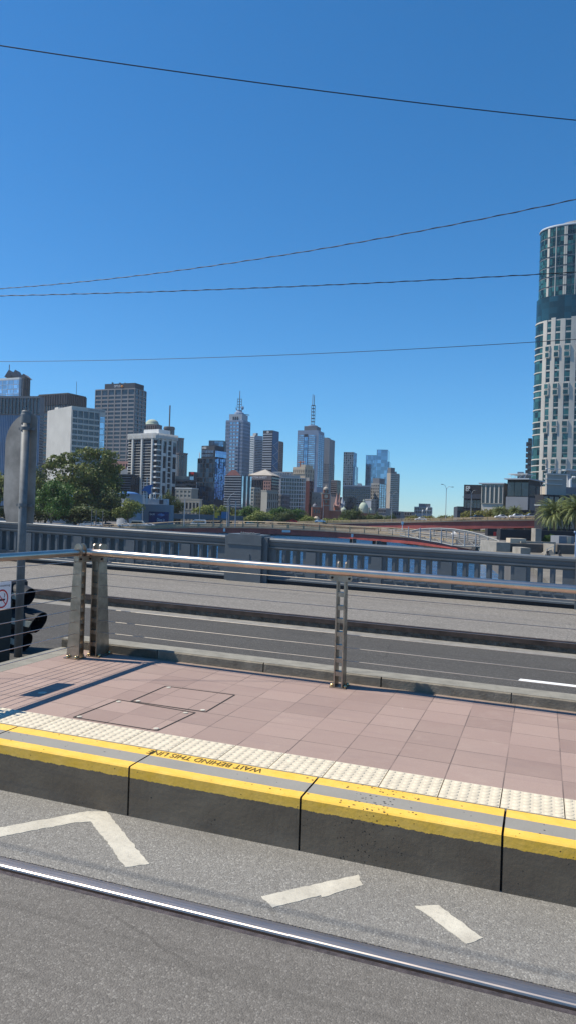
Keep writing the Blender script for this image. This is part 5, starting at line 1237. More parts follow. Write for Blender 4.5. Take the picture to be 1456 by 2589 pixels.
o = BR_('black_tower', 'slim black tower with a stepped edge left of the round hotel tower', 1334, 1343, 1350, 1108, 430, 'w_black', alpha=20); o.core(); w_ = MB()
for j in range(9): o.rect(w_, 'L', -1.0, .3, o.zt-3.2*j-4.4, o.zt-3.2*j-2.2, -3, .2)
w_.build('stepped_balconies', M['w_dark'], o.root); o.grid('L', o.zt-30, o.zt-.5, 2, 10, px=.1, pz=.3, gm='glass_dark', d=.2); o.done()
# podium of the round tower
o = BR_('podium_block', 'grey concrete block with white roof beams in front of the round tower', 1378, 1382, 1431, 1196, 250, 'w_concrete', alpha=78); o.core(); zt = o.zt
for j in range(3): o.block('beam', (-.6, .2), (-.14, .75 if j else 1.1), zt-.25-1.65*j-.2, zt-.25-1.65*j, 'roofw')
b = MB()
for q in (.05, .25, .45, .65, .85): O, u, n, L = o.F('R'); c = O+u*L*q; b.tube([(*c, zt), (*(c+u*.9), zt+1.4)], .08, 4)
b.build('roof_struts', M['roofw'], o.root); o.block('roof_canopy', (-.2, .5), (-.05, 1.1), zt+1.4, zt+1.6, 'roofw'); o.done()
o = BR_('podium_hall', 'long dark podium hall with a tan end wall behind the palms', 1366, 1384, 1560, 1229, 262, 'w_slate', alpha=70); o.core(); zt = o.zt; o.panel('tan_end_wall', 'L', 0, 1, zt-5.5, zt-.1, 'w_cream', d=.2)
o.grid('R', zt-8, zt-2.2, 12, 2, px=.12, pz=.1, gm='glass_dark', d=.3); o.done()
o = BR_('podium_terrace', 'dark terrace building with pale balcony slabs just behind the palms', 1352, 1372, 1560, 1250, 240, 'w_black', alpha=72); o.core(); zt = o.zt
o.grid('R', zt-11, zt-.4, 14, 3, px=.12, pz=.12, gm='glass_dark', d=.3); o.block('balcony_slab', (-.2, .6), (-.05, .35), zt-3.6, zt-3.2, 'w_lightgrey'); o.done()
o = BR_('podium_roof', 'white roofed upper hall with a curved duct at the right edge', 1432, 1440, 1560, 1190, 275, 'w_grey', alpha=70); o.core(); o.block('roof_slab', (-.3, 1.2), (-.1, 1), o.zt, o.zt+.5, 'roofw'); o.grid('R', o.zt-4.5, o.zt-1, 6, 1, px=.1, pz=.1, gm='glass_dark', d=.2)
b = MB(); c = at(1441, 1212, 268); b.tube([(c[0], 268, c[2]-3), (c[0], 268, c[2]), (c[0]+.7, 268, c[2]+.8), (c[0]+1.6, 268, c[2]+.7)], .45, 10); b.build('duct', M['roofw'], o.root); o.done()

# round hotel tower
D = 364.; cx = at(1493, 1290, 379)[0]; RT = (1493-1338)/F_*379*.985; TB = ZG; 
TWR = thing('round_hotel_tower', (cx, 379., TB), 'tall round tower at the right edge, glass above and pale concrete below', 'tower', BR)
cyc = 379
def z_(y): return zat(1440, y, D)
TWR.scale = (1, .5, 1)
ztop = z_(560); zmid0 = z_(740); zmid1 = z_(800)
def ringseg(b, r0, r1, a0, a1, z0, z1, k=1):
    for i in range(k):
        p0 = a0+(a1-a0)*i/k; p1 = a0+(a1-a0)*(i+1)/k
        f = lambda r, a, z: (cx+r*math.cos(a), cyc+r*math.sin(a), z)
        b.hexa([f(r1, p0, z0), f(r1, p1, z0), f(r0, p1, z0), f(r0, p0, z0), f(r1, p0, z1), f(r1, p1, z1), f(r0, p1, z1), f(r0, p0, z1)])
b = MB(); b.lathe((cx, cyc, TB), [(RT-.25, 0), (RT-.25, zmid1-TB)], 96); b.build('wall', M['w_crown'], TWR)
b = MB(); b.lathe((cx, cyc, zmid1), [(RT-.2, 0), (RT-.2, zmid0-zmid1)], 96); b.build('dark_glass_band', M['glass_deep'], TWR)
RU = RT-.9
b = MB(); b.lathe((cx, cyc, zmid0), [(RU-.3, 0), (RU-.3, ztop-zmid0)], 96); b.build('upper_wall', M['w_slate'], TWR)
b = MB(); b.lathe((cx, cyc, ztop), [(RU+.3, -.1), (RU+.4, .3), (RU+.0, .9), (RU-1.5, 1.1)], 96); b.build('roof_rim', M['w_lightgrey'], TWR, smooth=False)
b = MB(); b.lathe((cx, cyc-2, ztop+1.6), [(RU*.72, 0), (RU*.66, 2.2), (RU*.3, 3.4), (.5, 3.6)], 64); b.build('roof_dome', M['w_slate'], TWR)
# upper glazing
A0 = math.pi - .38; nst = 7; sh = (ztop-zmid0)/nst; wins = []
ws = MB(); rd_ = math.radians
def af(phi):   # angle on the plan of the point that stands at fraction phi round the visible face
    if phi < .12: return af(.12) - (.12-phi)
    px_ = 1493-155*math.cos(phi); lo, hi = math.pi-.15, math.pi*1.95
    for _ in range(40):
        m_ = (lo+hi)/2; X = cx+RT*math.cos(m_); Y = 379+.5*RT*math.sin(m_)
        if 728+F_*X/Y + .0314*0 < px_+.0314*(1294-1290): lo = m_
        else: hi = m_
    return lo
segs = [(-12+4.6*i, -12+4.6*(i+1), 'g') for i in range(9)] + [(29.8, 33.4, 'w')]
for k in range(4):
    o_ = 23.6*k
    segs += [(34+o_, 38.4+o_, 'g'), (38.6+o_, 43.0+o_, 'g'), (43.1+o_, 43.9+o_, 'l'), (44.2+o_, 48.6+o_, 'g'), (48.8+o_, 53.2+o_, 'g'), (53.6+o_, 55.5+o_, 'w'), (56.0+o_, 57.4+o_, 'w')]
for a0, a1, kd in segs:
    a0 = af(rd_(a0)); a1 = af(rd_(a1))
    if kd == 'l': ringseg(ws, RU-.3, RU+.22, a0, a1, zmid0, ztop); continue
    for j in range(nst):
        z0 = zmid0+sh*j; z1 = z0+sh
        if kd == 'w': ringseg(ws, RU-.3, RU+.12, a0, a1, z0+.5, z1-.3, 2)
        else:
            zc = z0+sh*.45
            b = MB(); ringseg(b, RU-.35, RU-.1, a0+.003, a1-.003, z0+.5, zc, 2); wins.append((j, 1, b, 'glass_teal'))
            b = MB(); ringseg(b, RU-.35, RU-.1, a0+.003, a1-.003, zc+.15, z1-.2, 2); wins.append((j, 1, b, 'glass_teal'))
ws.build('white_mullions', M['w_crown'], TWR)
low = MB(); zt2 = zmid1-.4
AL = af(.535)
cols = [((af(.68+.203*k-.052)+af(.68+.203*k+.052))/2, (af(.68+.203*k+.052)-af(.68+.203*k-.052))/2) for k in range(8)]
A0 = math.pi-.12
z = zt2; seq = []; k = 0
while z > TB+4:
    kind = k % 4; h = {0: 6.2, 1: 6.2, 2: 3.1, 3: 3.1}[kind]; seq.append((kind, z-h, z)); z -= h; k += 1
bx = MB()
for kind, z0, z1 in seq:
    ringseg(low, RT-.25, RT+.10, A0-.4, AL-.02, z1-.5, z1, 14)
    for q in range(7):
        a0 = A0-.1+(AL-.02-A0+.1)*q/7; a1 = A0-.1+(AL-.02-A0+.1)*(q+1)/7
        b = MB(); ringseg(b, RT-.35, RT-.12, a0+.004, a1-.004, z0+.05, z1-.55, 2); wins.append((0, 99, b, 'glass_teal'))
    for (ac, hw_) in cols:
        if kind in (0, 1):
            b = MB(); ringseg(b, RT-.3, RT-.10, ac-hw_, ac+hw_, z0+.50, z1-.30, 2); wins.append((0, 50, b, 'glass_teal'))
            ringseg(low, RT-.25, RT-.02, ac-hw_, ac+hw_, z0-.3, z0+.45, 2)
            ringseg(low, RT-.1, RT-.04, ac-hw_, ac+hw_, (z0+z1)/2-.5, (z0+z1)/2-.3, 2)
        else:
            bx = MB(); ringseg(bx, RT-.25, RT+.95, ac-hw_-.002, ac+hw_+.004, z0+.15, z1-.15); bx.build('window_surround', M['w_crown'], TWR)
            b = MB(); ringseg(b, RT+.96, RT+1.01, ac-hw_*.84, ac+hw_*.80, z0+.50, z1-.5); wins.append((0, 60, b, 'glass_teal'))
for k in range(len(cols)+1):
    a0 = (AL-.02 if k == 0 else cols[k-1][0]+cols[k-1][1]); a1 = (cols[k][0]-cols[k][1] if k < len(cols) else cols[-1][0]+.12)
    ringseg(low, RT-.25, RT+.16, a0+.001, a1-.001, TB, zmid1+ (.8 if k % 2 else 0), 3)
low.build('concrete_piers', M['w_crown'], TWR); pass
rest = MB(); cnt = 0
def vis(w): return -max(v[0] < at(1500, 1290, D)[0] for v in w[2].v)
wins.sort(key=lambda w: min(v[0] for v in w[2].v))
for w4 in wins:
    if cnt < 100 and w4[1] != 99: w4[2].build('window', M[w4[3]], TWR); cnt += 1
    else:
        o_ = len(rest.v); rest.v += w4[2].v; rest.f += [tuple(i+o_ for i in f) for f in w4[2].f]; rest.mi += w4[2].mi
o = rest.build('smaller_windows', M['glass_teal'], TWR); o['kind'] = 'stuff'

# ---------------------------------------------------------------- bridges
def xyz(x, y, D): return at(x, y, D)
def bridge(name, label, pts, depth, railh, girder, seglen=7.0, piers=(), panel=False):
    """pts: (x, y_rail_top, y_deck_edge, y_girder_bottom, D)"""
    top = [xyz(p[0], p[1], p[4]) for p in pts]; dk = [xyz(p[0], p[2], p[4]) for p in pts]; bt = [xyz(p[0], p[3], p[4]) for p in pts]
    t_ = thing(name, (top[len(pts)//2][0], top[len(pts)//2][1], ZW), label, 'bridge')
    g = MB(); d_ = MB()
    def off(i, o):
        a = top[min(i+1, len(top)-1)]-top[max(i-1, 0)]; a = a[:2]/np.linalg.norm(a[:2]); n = np.array([-a[1], a[0]]); n = n if n[1] > 0 else -n; return n*o
    for i in range(len(pts)-1):
        def P(k, arr, o, z=None): q = arr[k][:2]+off(k, o); return (q[0], q[1], arr[k][2] if z is None else z)
        d_.hexa([P(i, dk, -.15, dk[i][2]-.45), P(i+1, dk, -.15, dk[i+1][2]-.45), P(i+1, dk, depth, dk[i+1][2]-.45), P(i, dk, depth, dk[i][2]-.45), P(i, dk, -.15), P(i+1, dk, -.15), P(i+1, dk, depth), P(i, dk, depth)])
        for o0, o1 in ((.3, 1.0), (depth-1.2, depth-.5), (depth*.5, depth*.5+.6)):
            g.hexa([P(i, bt, o0), P(i+1, bt, o0), P(i+1, bt, o1), P(i, bt, o1), P(i, dk, o0, dk[i][2]-.45), P(i+1, dk, o0, dk[i+1][2]-.45), P(i+1, dk, o1, dk[i+1][2]-.45), P(i, dk, o1, dk[i][2]-.45)])
    g.build('girder', M[girder], t_); d_.build('deck', M['deckcon'], t_)
    # stiffener lines on the girder, railings on both sides
    for side, oo in ((0, 0.0), (1, depth-.3)):
        r_ = MB(); ps = MB()
        def rail(zf, rad):
            r_.tube([(top[i][0]+off(i, oo)[0], top[i][1]+off(i, oo)[1], dk[i][2]+(top[i][2]-dk[i][2])*zf) for i in range(len(top))], rad, 4)
        rail(1.0, .09); rail(.55, .05); rail(.25, .05)
        if side == 0 and panel:
            for i in range(len(top)-1):
                A_, B2 = top[i][:2], top[i+1][:2]
                r_.hexa([(*A_, dk[i][2]), (*B2, dk[i+1][2]), (*(B2+off(i, .1)), dk[i+1][2]), (*(A_+off(i, .1)), dk[i][2]), (*A_, dk[i][2]+.5*(top[i][2]-dk[i][2])), (*B2, dk[i+1][2]+.5*(top[i+1][2]-dk[i+1][2])), (*(B2+off(i, .1)), dk[i+1][2]+.5*(top[i+1][2]-dk[i+1][2])), (*(A_+off(i, .1)), dk[i][2]+.5*(top[i][2]-dk[i][2]))])
        r_.build('railing', M['bridgerail'], t_)
        L = 0; acc = 0
        for i in range(len(top)-1):
            d = np.linalg.norm((top[i+1]-top[i])[:2]); 
            while acc < d:
                f = acc/d; q = top[i]+(top[i+1]-top[i])*f; zd = dk[i][2]+(dk[i+1][2]-dk[i][2])*f; o2 = off(i, oo-.05)
                b = MB(); b.box(q[0]+o2[0]-.09, q[0]+o2[0]+.09, q[1]+o2[1]-.09, q[1]+o2[1]+.09, zd-.35, q[2]+.06); b.build('rail_post', M['bridgerail'], t_); acc += seglen
            acc -= d
    for (x, yb, wpx, D_, hb) in piers:
        c = at(x, yb, D_); w_ = wpx/2/F_*D_
        b = MB(); b.box(c[0]-w_, c[0]+w_, D_+1.2, D_+depth-1, ZW-2, c[2]); b.build('pier', M['quayshade'], t_)
    return t_
LB = [(-300, 1333, 1342, 1352, 262), (150, 1330, 1338, 1347, 256), (330, 1325, 1337, 1346, 248), (480, 1318, 1332, 1346, 245), (640, 1319, 1332, 1349, 238), (740, 1323, 1336, 1353, 232), (850, 1330, 1342, 1360, 226), (960, 1336, 1350, 1369, 216), (1050, 1345, 1358, 1377, 205), (1140, 1357, 1372, 1388, 192), (1252, 1374, 1384, 1399, 175)]
def catmull(pts, n=4):
    out = []; a = np.array(pts, float)
    for i in range(len(a)-1):
        p0, p1, p2, p3 = a[max(i-1, 0)], a[i], a[i+1], a[min(i+2, len(a)-1)]
        for k in range(n):
            t = k/n; out.append(.5*((2*p1)+(-p0+p2)*t+(2*p0-5*p1+4*p2-p3)*t*t+(-p0+3*p1-3*p2+p3)*t**3))
    out.append(a[-1]); return [tuple(q) for q in out]
LOW = bridge('low_bridge', 'low arched road bridge with dark red girder and cream railing', catmull(LB), 13, 1.5, 'girder_dk', 5.2, piers=((896, 1362, 9, 221, 0), (965, 1368, 26, 215, 0), (660, 1349, 10, 237, 0)), panel=True)
UB = [(560, 1322, 1326, 1331, 345), (760, 1318.5, 1323, 1328, 325), (890, 1315.5, 1321, 1331, 310), (1060, 1311.5, 1318, 1338, 285), (1200, 1308.5, 1315, 1337, 272), (1358, 1305.5, 1313, 1334, 262), (1430, 1304, 1312, 1333, 258)]
UP = bridge('upper_bridge', 'high level road bridge with straight red steel girder', catmull(UB), 15, 1.2, 'girder', 4.4, piers=((1140, 1337, 18, 277, 0), (1340, 1334, 26, 263, 0)))
for i, (x, y, D) in enumerate([(568, 1340, 241.5), (723, 1343, 232.5), (889, 1354, 222.3)]):
    c = at(x, y, D); w_ = (1.1, 1.15, .35)[i] if i == 1 else .32; h = .35 if i == 1 else .5
    b = MB(); b.box(c[0]-(1.15 if i == 1 else .32), c[0]+(1.15 if i == 1 else .32), D-.4, D-.3, c[2]-h, c[2]+h)
    tag(b.build('bridge_sign', M['roofw']), ['small white square sign on the dark red girder, leftmost of three', 'long narrow white name plate in the middle of the dark red girder', 'small white square sign on the girder near the river pier'][i], 'sign', 'white plates on the low bridge')
for i, x in enumerate((1016,)):
    c = at(x, 1326, 196); b = MB(); b.tube([(c[0], 196, c[2]-1.6), (c[0], 196, c[2])], .1, 6); b.box(c[0]-.3, c[0]+.3, 195.9, 196.05, c[2], c[2]+.8); tag(b.build('post_sign', M['roofw']), 'small white post sign standing by the start of the arched footbridge', 'sign')

# arched footbridge
FB = thing('arch_footbridge', at(1140, 1360, 160)*np.array([1, 1, 0])+np.array([0, 0, ZW]), 'grey steel arched footbridge with slender posts meeting the quay', 'footbridge')
arch = [(1040, 1342), (1060, 1338), (1085, 1336.5), (1112, 1336), (1145, 1338), (1179, 1343), (1210, 1350.5), (1238, 1360), (1262, 1368.5)]
bot = [(1010, 1353), (1040, 1359), (1081, 1367), (1112, 1372), (1141, 1379), (1170, 1380.5), (1210, 1381.5), (1252, 1382)]
def fbD(x): return 186 - (x-1000)*.10
def fbp(x, y, o=0): return at(x, y, fbD(x)+o)
for o_, nm in ((-2, 'arch_rib'), (4, 'arch_rib')):
    b = MB(); b.tube([fbp(x, y, o_) for x, y in arch], .19, 6)
    b.tube([fbp(x, y+3.2, o_) for x, y in arch], .12, 5); b.build(nm, M['truss'], FB)
b = MB(); b.tube([fbp(x, y, -2) for x, y in bot], .17, 6); b.build('bottom_chord', M['truss'], FB)
b = MB()
for i in range(len(bot)-1):
    p0, p1 = fbp(bot[i][0], bot[i][1]-6, -1.8), fbp(bot[i+1][0], bot[i+1][1]-6, -1.8); q0, q1 = fbp(bot[i][0], bot[i][1]-6, 4), fbp(bot[i+1][0], bot[i+1][1]-6, 4)
    b.hexa([p0-(0, 0, .15), p1-(0, 0, .15), q1-(0, 0, .15), q0-(0, 0, .15), p0, p1, q1, q0])
b.build('deck', M['w_mid'], FB)
mid = [(980, 1342), (1030, 1345.5), (1112, 1353), (1180, 1361), (1252, 1371)]
for dy in (-4, 0, 5):
    for o_ in (-2, 4): b = MB(); b.tube([fbp(x, y+dy, o_) for x, y in mid], .075, 4); b.build('handrail', M['truss'], FB)
def interp(L, x):
    for (x0, y0), (x1, y1) in zip(L, L[1:]):
        if x0 <= x <= x1: return y0+(y1-y0)*(x-x0)/(x1-x0)
    return L[0][1] if x < L[0][0] else L[-1][1]
xs_ = [1031, 1060, 1086, 1114, 1143, 1173, 1201, 1231]
for k, x in enumerate(xs_):
    b = MB(); yt = min(interp(arch, x) if x > 1040 else 1338, interp(mid, x)-9) if k % 1 == 0 else 0
    b.tube([fbp(x, interp(bot, x)+1, -2.2), fbp(x+1, interp(mid, x)-14 if k < 7 else interp(mid, x)-10, -2.2)], .13, 5); b.build('post', M['w_grey'], FB)
    if k < 7:
        b = MB(); xm = (x+xs_[k+1])/2; b.tube([fbp(x, interp(bot, x), -2), fbp(xm, interp(mid, xm)+8, -2), fbp(xs_[k+1], interp(bot, xs_[k+1]), -2)], .08, 4); b.build('brace', M['truss'], FB)
for x in (1096, 1127, 1160, 1181, 1211):
    for o_ in (-2, 4): b = MB(); b.tube([fbp(x, interp(arch, x)+1, o_), fbp(x, interp(mid, x)+4, o_)], .13, 5); b.build('hanger', M['truss'], FB)
# white tent and red banner seen through the arch
c = at(1147, 1352, 230); t_ = thing('marquee', (c[0], 230, ZG), 'small white peaked marquee seen through the arched footbridge', 'marquee')
b = MB(); b.add([(c[0]-2, 228, c[2]-1), (c[0]+2, 228, c[2]-1), (c[0]+2, 232, c[2]-1), (c[0]-2, 232, c[2]-1), (c[0], 230, c[2]+1.1)], [(0, 1, 4), (1, 2, 4), (2, 3, 4), (3, 0, 4), (3, 2, 1, 0)]); b.build('canopy', M['roofw'], t_)
for dx in (-1.8, 1.8): b = MB(); b.tube([(c[0]+dx, 228.2, ZG), (c[0]+dx, 228.2, c[2]-1)], .08, 5); b.build('leg', M['roofw'], t_)
c = at(1250, 1353, 212); t_ = thing('red_banner', (c[0], 212, ZG), 'upright red banner below the upper bridge', 'banner'); b = MB(); b.box(c[0]-.35, c[0]+.35, 211.9, 212, c[2]-.2, c[2]+.9); b.build('cloth', M['red'], t_); b = MB(); b.tube([(c[0]+.4, 212, ZG), (c[0]+.4, 212, c[2]+1.0)], .05, 5); b.build('pole', M['w_grey'], t_)

# quay on the right
def xblock(name, label, x0, x1, y0, y1, D, dp, m_, zb=None, group='concrete quay walls and blocks', cat='concrete block'):
    A = at(x0, y0, D); Bq = at(x1, y0, D); b = MB(); b.box(A[0], Bq[0], D, D+dp, zat((x0+x1)/2, y1, D) if zb is None else zb, A[2]); return tag(b.build(name, M[m_]), label, cat, group)
xblock('quay_abutment', 'lit concrete abutment where the footbridge lands', 1254, 1289, 1371, 1405, 150, 14, 'quay', zb=ZW-2)
xblock('quay_wall', 'long dark quay wall running right from the footbridge abutment', 1289, 1405, 1374, 1404, 152, 9, 'quayshade', zb=ZW)
xblock('quay_wall', 'dark quay wall section at the right edge below the small cabin', 1408, 1620, 1377, 1406, 148, 9, 'quayshade', zb=ZW)
xblock('quay_pier', 'pale narrow upright end wall between the two dark quay walls', 1399, 1403.5, 1376, 1408, 146, 6, 'quay', zb=ZW)
xblock('parapet_slab', 'pale low boundary slab along the top of the quay wall', 1316, 1404, 1368, 1374, 153, .6, 'quay', zb=None)
xblock('timber_box', 'tan boarded box standing on the quay wall above the abutment', 1289, 1329, 1361, 1374, 154, 3, 'w_cream', cat='box')
xblock('stepped_block', 'lit square concrete block low in front of the dark quay wall', 1315, 1340, 1385, 1405, 138, 5, 'quay', zb=ZG)
xblock('bridge_bearing', 'pale tapered concrete bearing under the end of the upper bridge', 1353, 1368, 1336, 1353, 171, 3, 'quay', zb=ZG)
xblock('small_cabin', 'small grey cabin with a pale door on the right quay terrace', 1412, 1451, 1355, 1377, 158, 5, 'w_mid', cat='cabin', group=None)
xblock('cabin_door', 'pale door panel in the front of the small grey cabin', 1433, 1443, 1357, 1376, 157.9, .1, 'w_cream', cat='door', group=None)
struct(poly([(at(1258, 1400, 152)[0], 161), (at(1258, 1400, 152)[0], 300), (9000, 300), (9000, 161)][::-1], ZG, zat(1330, 1375, 152)), 'terrace', M['ground'])
struct(poly([(at(1320, 1400, 130)[0], 130), (at(1320, 1400, 130)[0]-1, 150), (90, 150), (80, 70), (25, 70)][::-1], ZW, -4.3), 'promenade', M['promenade'])
b = MB()
for k in range(5): A = at(1378+k*4, 1400-k*2.2, 144); b.box(A[0], at(1401, 1400, 144)[0], 144+k*.4, 147, ZG, A[2])
tag(b.build('quay_steps', M['quay']), 'short flight of concrete steps by the pale upright end wall', 'steps')
b = MB(); b.tube([at(1380, 1388, 143.5), at(1400, 1380, 143.5)], .07, 5); b.tube([at(1380, 1388, 143.5), at(1380, 1397, 143.5)], .05, 5); b.tube([at(1400, 1380, 143.5), at(1400, 1394, 143.5)], .05, 5); tag(b.build('stair_rail', M['w_grey']), 'thin sloping handrail beside the quay steps', 'handrail')
struct(poly([(40, 262), (95, 262), (95, 300), (40, 300)][::-1], ZG, ZG+.2), 'bank_road', M['road'])
# black blocks added to paint the deep shade below the upper bridge
xblock('undercroft_shade', 'added black block standing in for the deep shade below the upper bridge end', 1232, 1266, 1336, 1372, 218, 3, 'w_black', zb=ZG, cat='wall', group=None)
xblock('undercroft_shade', 'added long black block standing in for the shade just above the right quay wall', 1264, 1700, 1338, 1372, 176, 3, 'w_black', zb=ZG, cat='wall', group=None)

# seated people (skin modifier figures)
def person(x, y, D, label):
    c = at(x, y, D); r = thing('person', tuple(c), label, 'person', 'people sitting on the quay')
    V = [(0, 0, .12), (0, -.02, .35), (0, 0, .55), (0, -.02, .66), (0, -.03, .80), (.1, 0, .1), (.13, -.42, .16), (.13, -.46, -.28), (-.1, 0, .1), (-.13, -.42, .16), (-.13, -.46, -.28), (.19, 0, .55), (.25, -.1, .30), (.12, -.35, .22), (-.19, 0, .55), (-.25, -.1, .30), (-.12, -.35, .22), (.13, -.58, -.30), (-.13, -.58, -.30)]
    E = [(0, 1), (1, 2), (2, 3), (3, 4), (0, 5), (5, 6), (6, 7), (0, 8), (8, 9), (9, 10), (2, 11), (11, 12), (12, 13), (2, 14), (14, 15), (15, 16), (7, 17), (10, 18)]
    Rr = [.16, .15, .16, .06, .11, .10, .08, .055, .10, .08, .055, .07, .05, .035, .07, .05, .035, .04, .04]
    me = bpy.data.meshes.new('body'); me.from_pydata(V, E, []); ob = bpy.data.objects.new('body', me); COL.objects.link(ob); ob.parent = r
    ob.modifiers.new('s', 'SKIN'); ob.modifiers.new('u', 'SUBSURF').levels = 1
    for i, v in enumerate(me.skin_vertices[0].data): v.radius = (Rr[i], Rr[i]); v.use_root = (i == 0)
    me.materials.append(M['black'])
    b = MB(); b.lathe((c[0], c[1]-.01, c[2]+.83), [(.10, 0), (.11, .06), (.08, .13), (.02, .15)], 10); b.build('hair', M['w_dkbrown'], r)
    b = MB(); b.box(c[0]-.5, c[0]+.5, c[1]-.1, c[1]+.6, c[2]-.6, c[2]); tag(b.build('bench', M['quay']), 'concrete seat block under the %s' % label.split(' sitting')[0], 'bench', 'concrete seats on the quay')
person(1383, 1402, 135, 'person in dark clothes sitting near the quay steps')
person(1413.5, 1406, 133, 'person in dark clothes sitting right of the pale end wall')

# ---------------------------------------------------------------- vehicles
def car_proto(kind, body, label):
    """length along +x, centred; real size"""
    root = thing('parked_car' if kind != 'van' else 'van', (0, 0, 0), label, 'car' if kind != 'van' else 'van', 'vehicles on the bridges and the bank')
    if kind == 'van': prof = [(-2.4, .35), (-2.45, 1.2), (-2.3, 2.1), (-1.9, 2.25), (1.2, 2.25), (1.7, 2.0), (2.15, 1.25), (2.55, 1.05), (2.6, .35)]; win = [[(-2.1, 1.25), (-2.0, 1.95), (1.3, 1.95), (1.85, 1.25)]]
    elif kind == 'suv': prof = [(-2.3, .35), (-2.35, 1.0), (-2.2, 1.3), (-1.9, 1.65), (.4, 1.68), (1.1, 1.15), (2.2, .98), (2.35, .7), (2.35, .35)]; win = [[(-1.95, 1.12), (-1.75, 1.54), (.3, 1.56), (.85, 1.12)]]
    else: prof = [(-2.2, .32), (-2.25, .8), (-2.1, 1.0), (-1.5, 1.12), (-.9, 1.42), (.2, 1.45), (1.0, 1.02), (2.0, .88), (2.2, .6), (2.2, .32)]; win = [[(-1.3, 1.05), (-.8, 1.34), (.15, 1.36), (.75, 1.04)]]
    W_ = .88 if kind != 'van' else .95
    b = MB(); n = len(prof)
    for (w0, s0, w1, s1) in ((W_, 1, W_, 1),):
        vs = []
        for p_, q_ in prof:
            k = 1 if q_ < 1.05 else .84
            vs.append((p_, -W_*k, q_))
        for p_, q_ in prof:
            k = 1 if q_ < 1.05 else .84
            vs.append((p_, W_*k, q_))
        b.add(vs, [tuple(range(n)), tuple(range(n, 2*n))[::-1]] + [(i, n+i, n+(i+1) % n, (i+1) % n) for i in range(n)])
    bo = b.build('body', M[body], root)
    for sg in (-1, 1):
        b = MB(); 
        for w4 in win: b.prism(w4, sg*(W_*.90), sg*(W_*.93), lambda p_, q_, e: (p_, e, q_)) if sg > 0 else b.prism(w4, -W_*.93, -W_*.90, lambda p_, q_, e: (p_, e, q_))
        b.build('side_window', M['carglass'], root)
    for x in (-1.4, 1.4):
        for sg in (-1, 1):
            b = MB(); b.tube([(x, sg*(W_-.18), .32), (x, sg*(W_+.03), .32)], .32, 14); o = b.build('wheel', M['tyre'], root)
            b = MB(); b.tube([(x, sg*(W_+.0), .32), (x, sg*(W_+.045), .32)], .17, 10); b.build('rim', M['carsilver'], o)
    for sg in (-1, 1):
        x1 = prof[-2][0]; b = MB(); b.box(x1-.12, x1+.02, sg*W_*.62-.15, sg*W_*.62+.15, .62, .76); b.build('headlight', M['lamp_clear'], root)
        b = MB(); b.box(-prof[0][0]*-1-.03, prof[0][0]+.08, sg*W_*.68-.13, sg*W_*.68+.13, .72, .88); b.build('tail_lamp', M['lamp_red'], root)
    return root
protos = {}
def vehicle(kind, body, xc, yb, D, ang, label):
    key = (kind, body); c = at(xc, yb, D)
    if key not in protos: protos[key] = car_proto(kind, body, label); o = protos[key]
    else: o = copy_tree(protos[key])
    o.location = tuple(c); o.rotation_euler = (0, 0, ang); o['label'] = label; return o
V_ = [('car', 'carwhite', 172, 1330.5, 262, 3.1, 'white car at the foot of the tall gum, leftmost of the row'), ('suv', 'carwhite', 220, 1331.5, 256, 3.1, 'white car right of the gum trunks'), ('car', 'carwhite', 247, 1332, 254, 3.1, 'white car between two lamp poles below the gum'),
  ('car', 'carblack', 271, 1332, 254, 3.1, 'dark car in shade right of the gum'), ('car', 'carwhite', 316, 1333, 250, 3.2, 'white car below the yellow green tree'), ('van', 'carcream', 350, 1333.5, 250, 0, 'cream high roofed van at the start of the low bridge'),
  ('car', 'carwhite', 376, 1334, 249.5, 3.1, 'white car with red tail lamps close behind the cream van'), ('van', 'carwhite', 503, 1331, 247, 3.14, 'white van on the low bridge beside a light pole'),
  ('car', 'carteal', 637, 1327, 325, 0, 'pale teal car beyond the railing left of the red car'), ('car', 'carred', 737, 1322.5, 324, 3.14, 'red car on the far carriageway'), ('car', 'carwhite', 808, 1321.5, 318, 0, 'white car right of the red car near the station'),
  ('car', 'carwhite', 1062, 1317, 288, 3.14, 'white car low behind the railing near the lone tall lamp'), ('suv', 'carblack', 1204, 1313, 275, 3.14, 'dark four wheel drive on the upper bridge'), ('car', 'carwhite', 1265, 1311.5, 271, 3.14, 'white car on the upper bridge behind the dark one'),
  ('suv', 'carwhite', 1303, 1311, 268.5, 3.14, 'white tall car in the middle of the row near the palm'), ('suv', 'carsilver', 1340, 1310, 266.5, 3.14, 'silver car nearest the big palm')]
for v4 in V_: vehicle(*v4)

# ---------------------------------------------------------------- lamp posts and poles
def lamp(x, ytop, ybase, D, arms, label, r=.12, m_='w_grey'):
    top = at(x, ytop, D); bs = at(x, ybase, D)
    t_ = thing('street_lamp', (bs[0], D, bs[2]), label, 'street lamp', 'lamp posts along the bridges')
    b = MB(); b.tube([(bs[0], D, bs[2]), (bs[0], D, top[2]-.8 if arms else top[2])], r*1.15, 6, r2=r*.8); b.build('pole', M[m_], t_)
    for dx, dz in arms:
        k = D/F_
        b = MB(); b.tube([(bs[0], D, top[2]-1.0), (bs[0]+dx*k*.45, D, top[2]+dz*k*.5), (bs[0]+dx*k, D, top[2]+dz*k)], r*.6, 5); b.build('arm', M[m_], t_)
        b = MB(); sg = 1 if dx > 0 else -1; x0, x1 = sorted((bs[0]+dx*k-.1*sg, bs[0]+(dx+5*sg)*k)); b.box(x0, x1, D-.15, D+.15, top[2]+dz*k-.08, top[2]+dz*k+.14); b.build('lamp_head', M['galv'], t_)
    return t_
lamp(1125, 1229, 1312, 282, ((-9, 4), (13, -2)), 'tall grey twin armed lamp standing alone against the sky')
lamp(1189, 1242, 1303, 300, ((-9, 2), (10, 3)), 'twin armed lamp in front of the black hall')
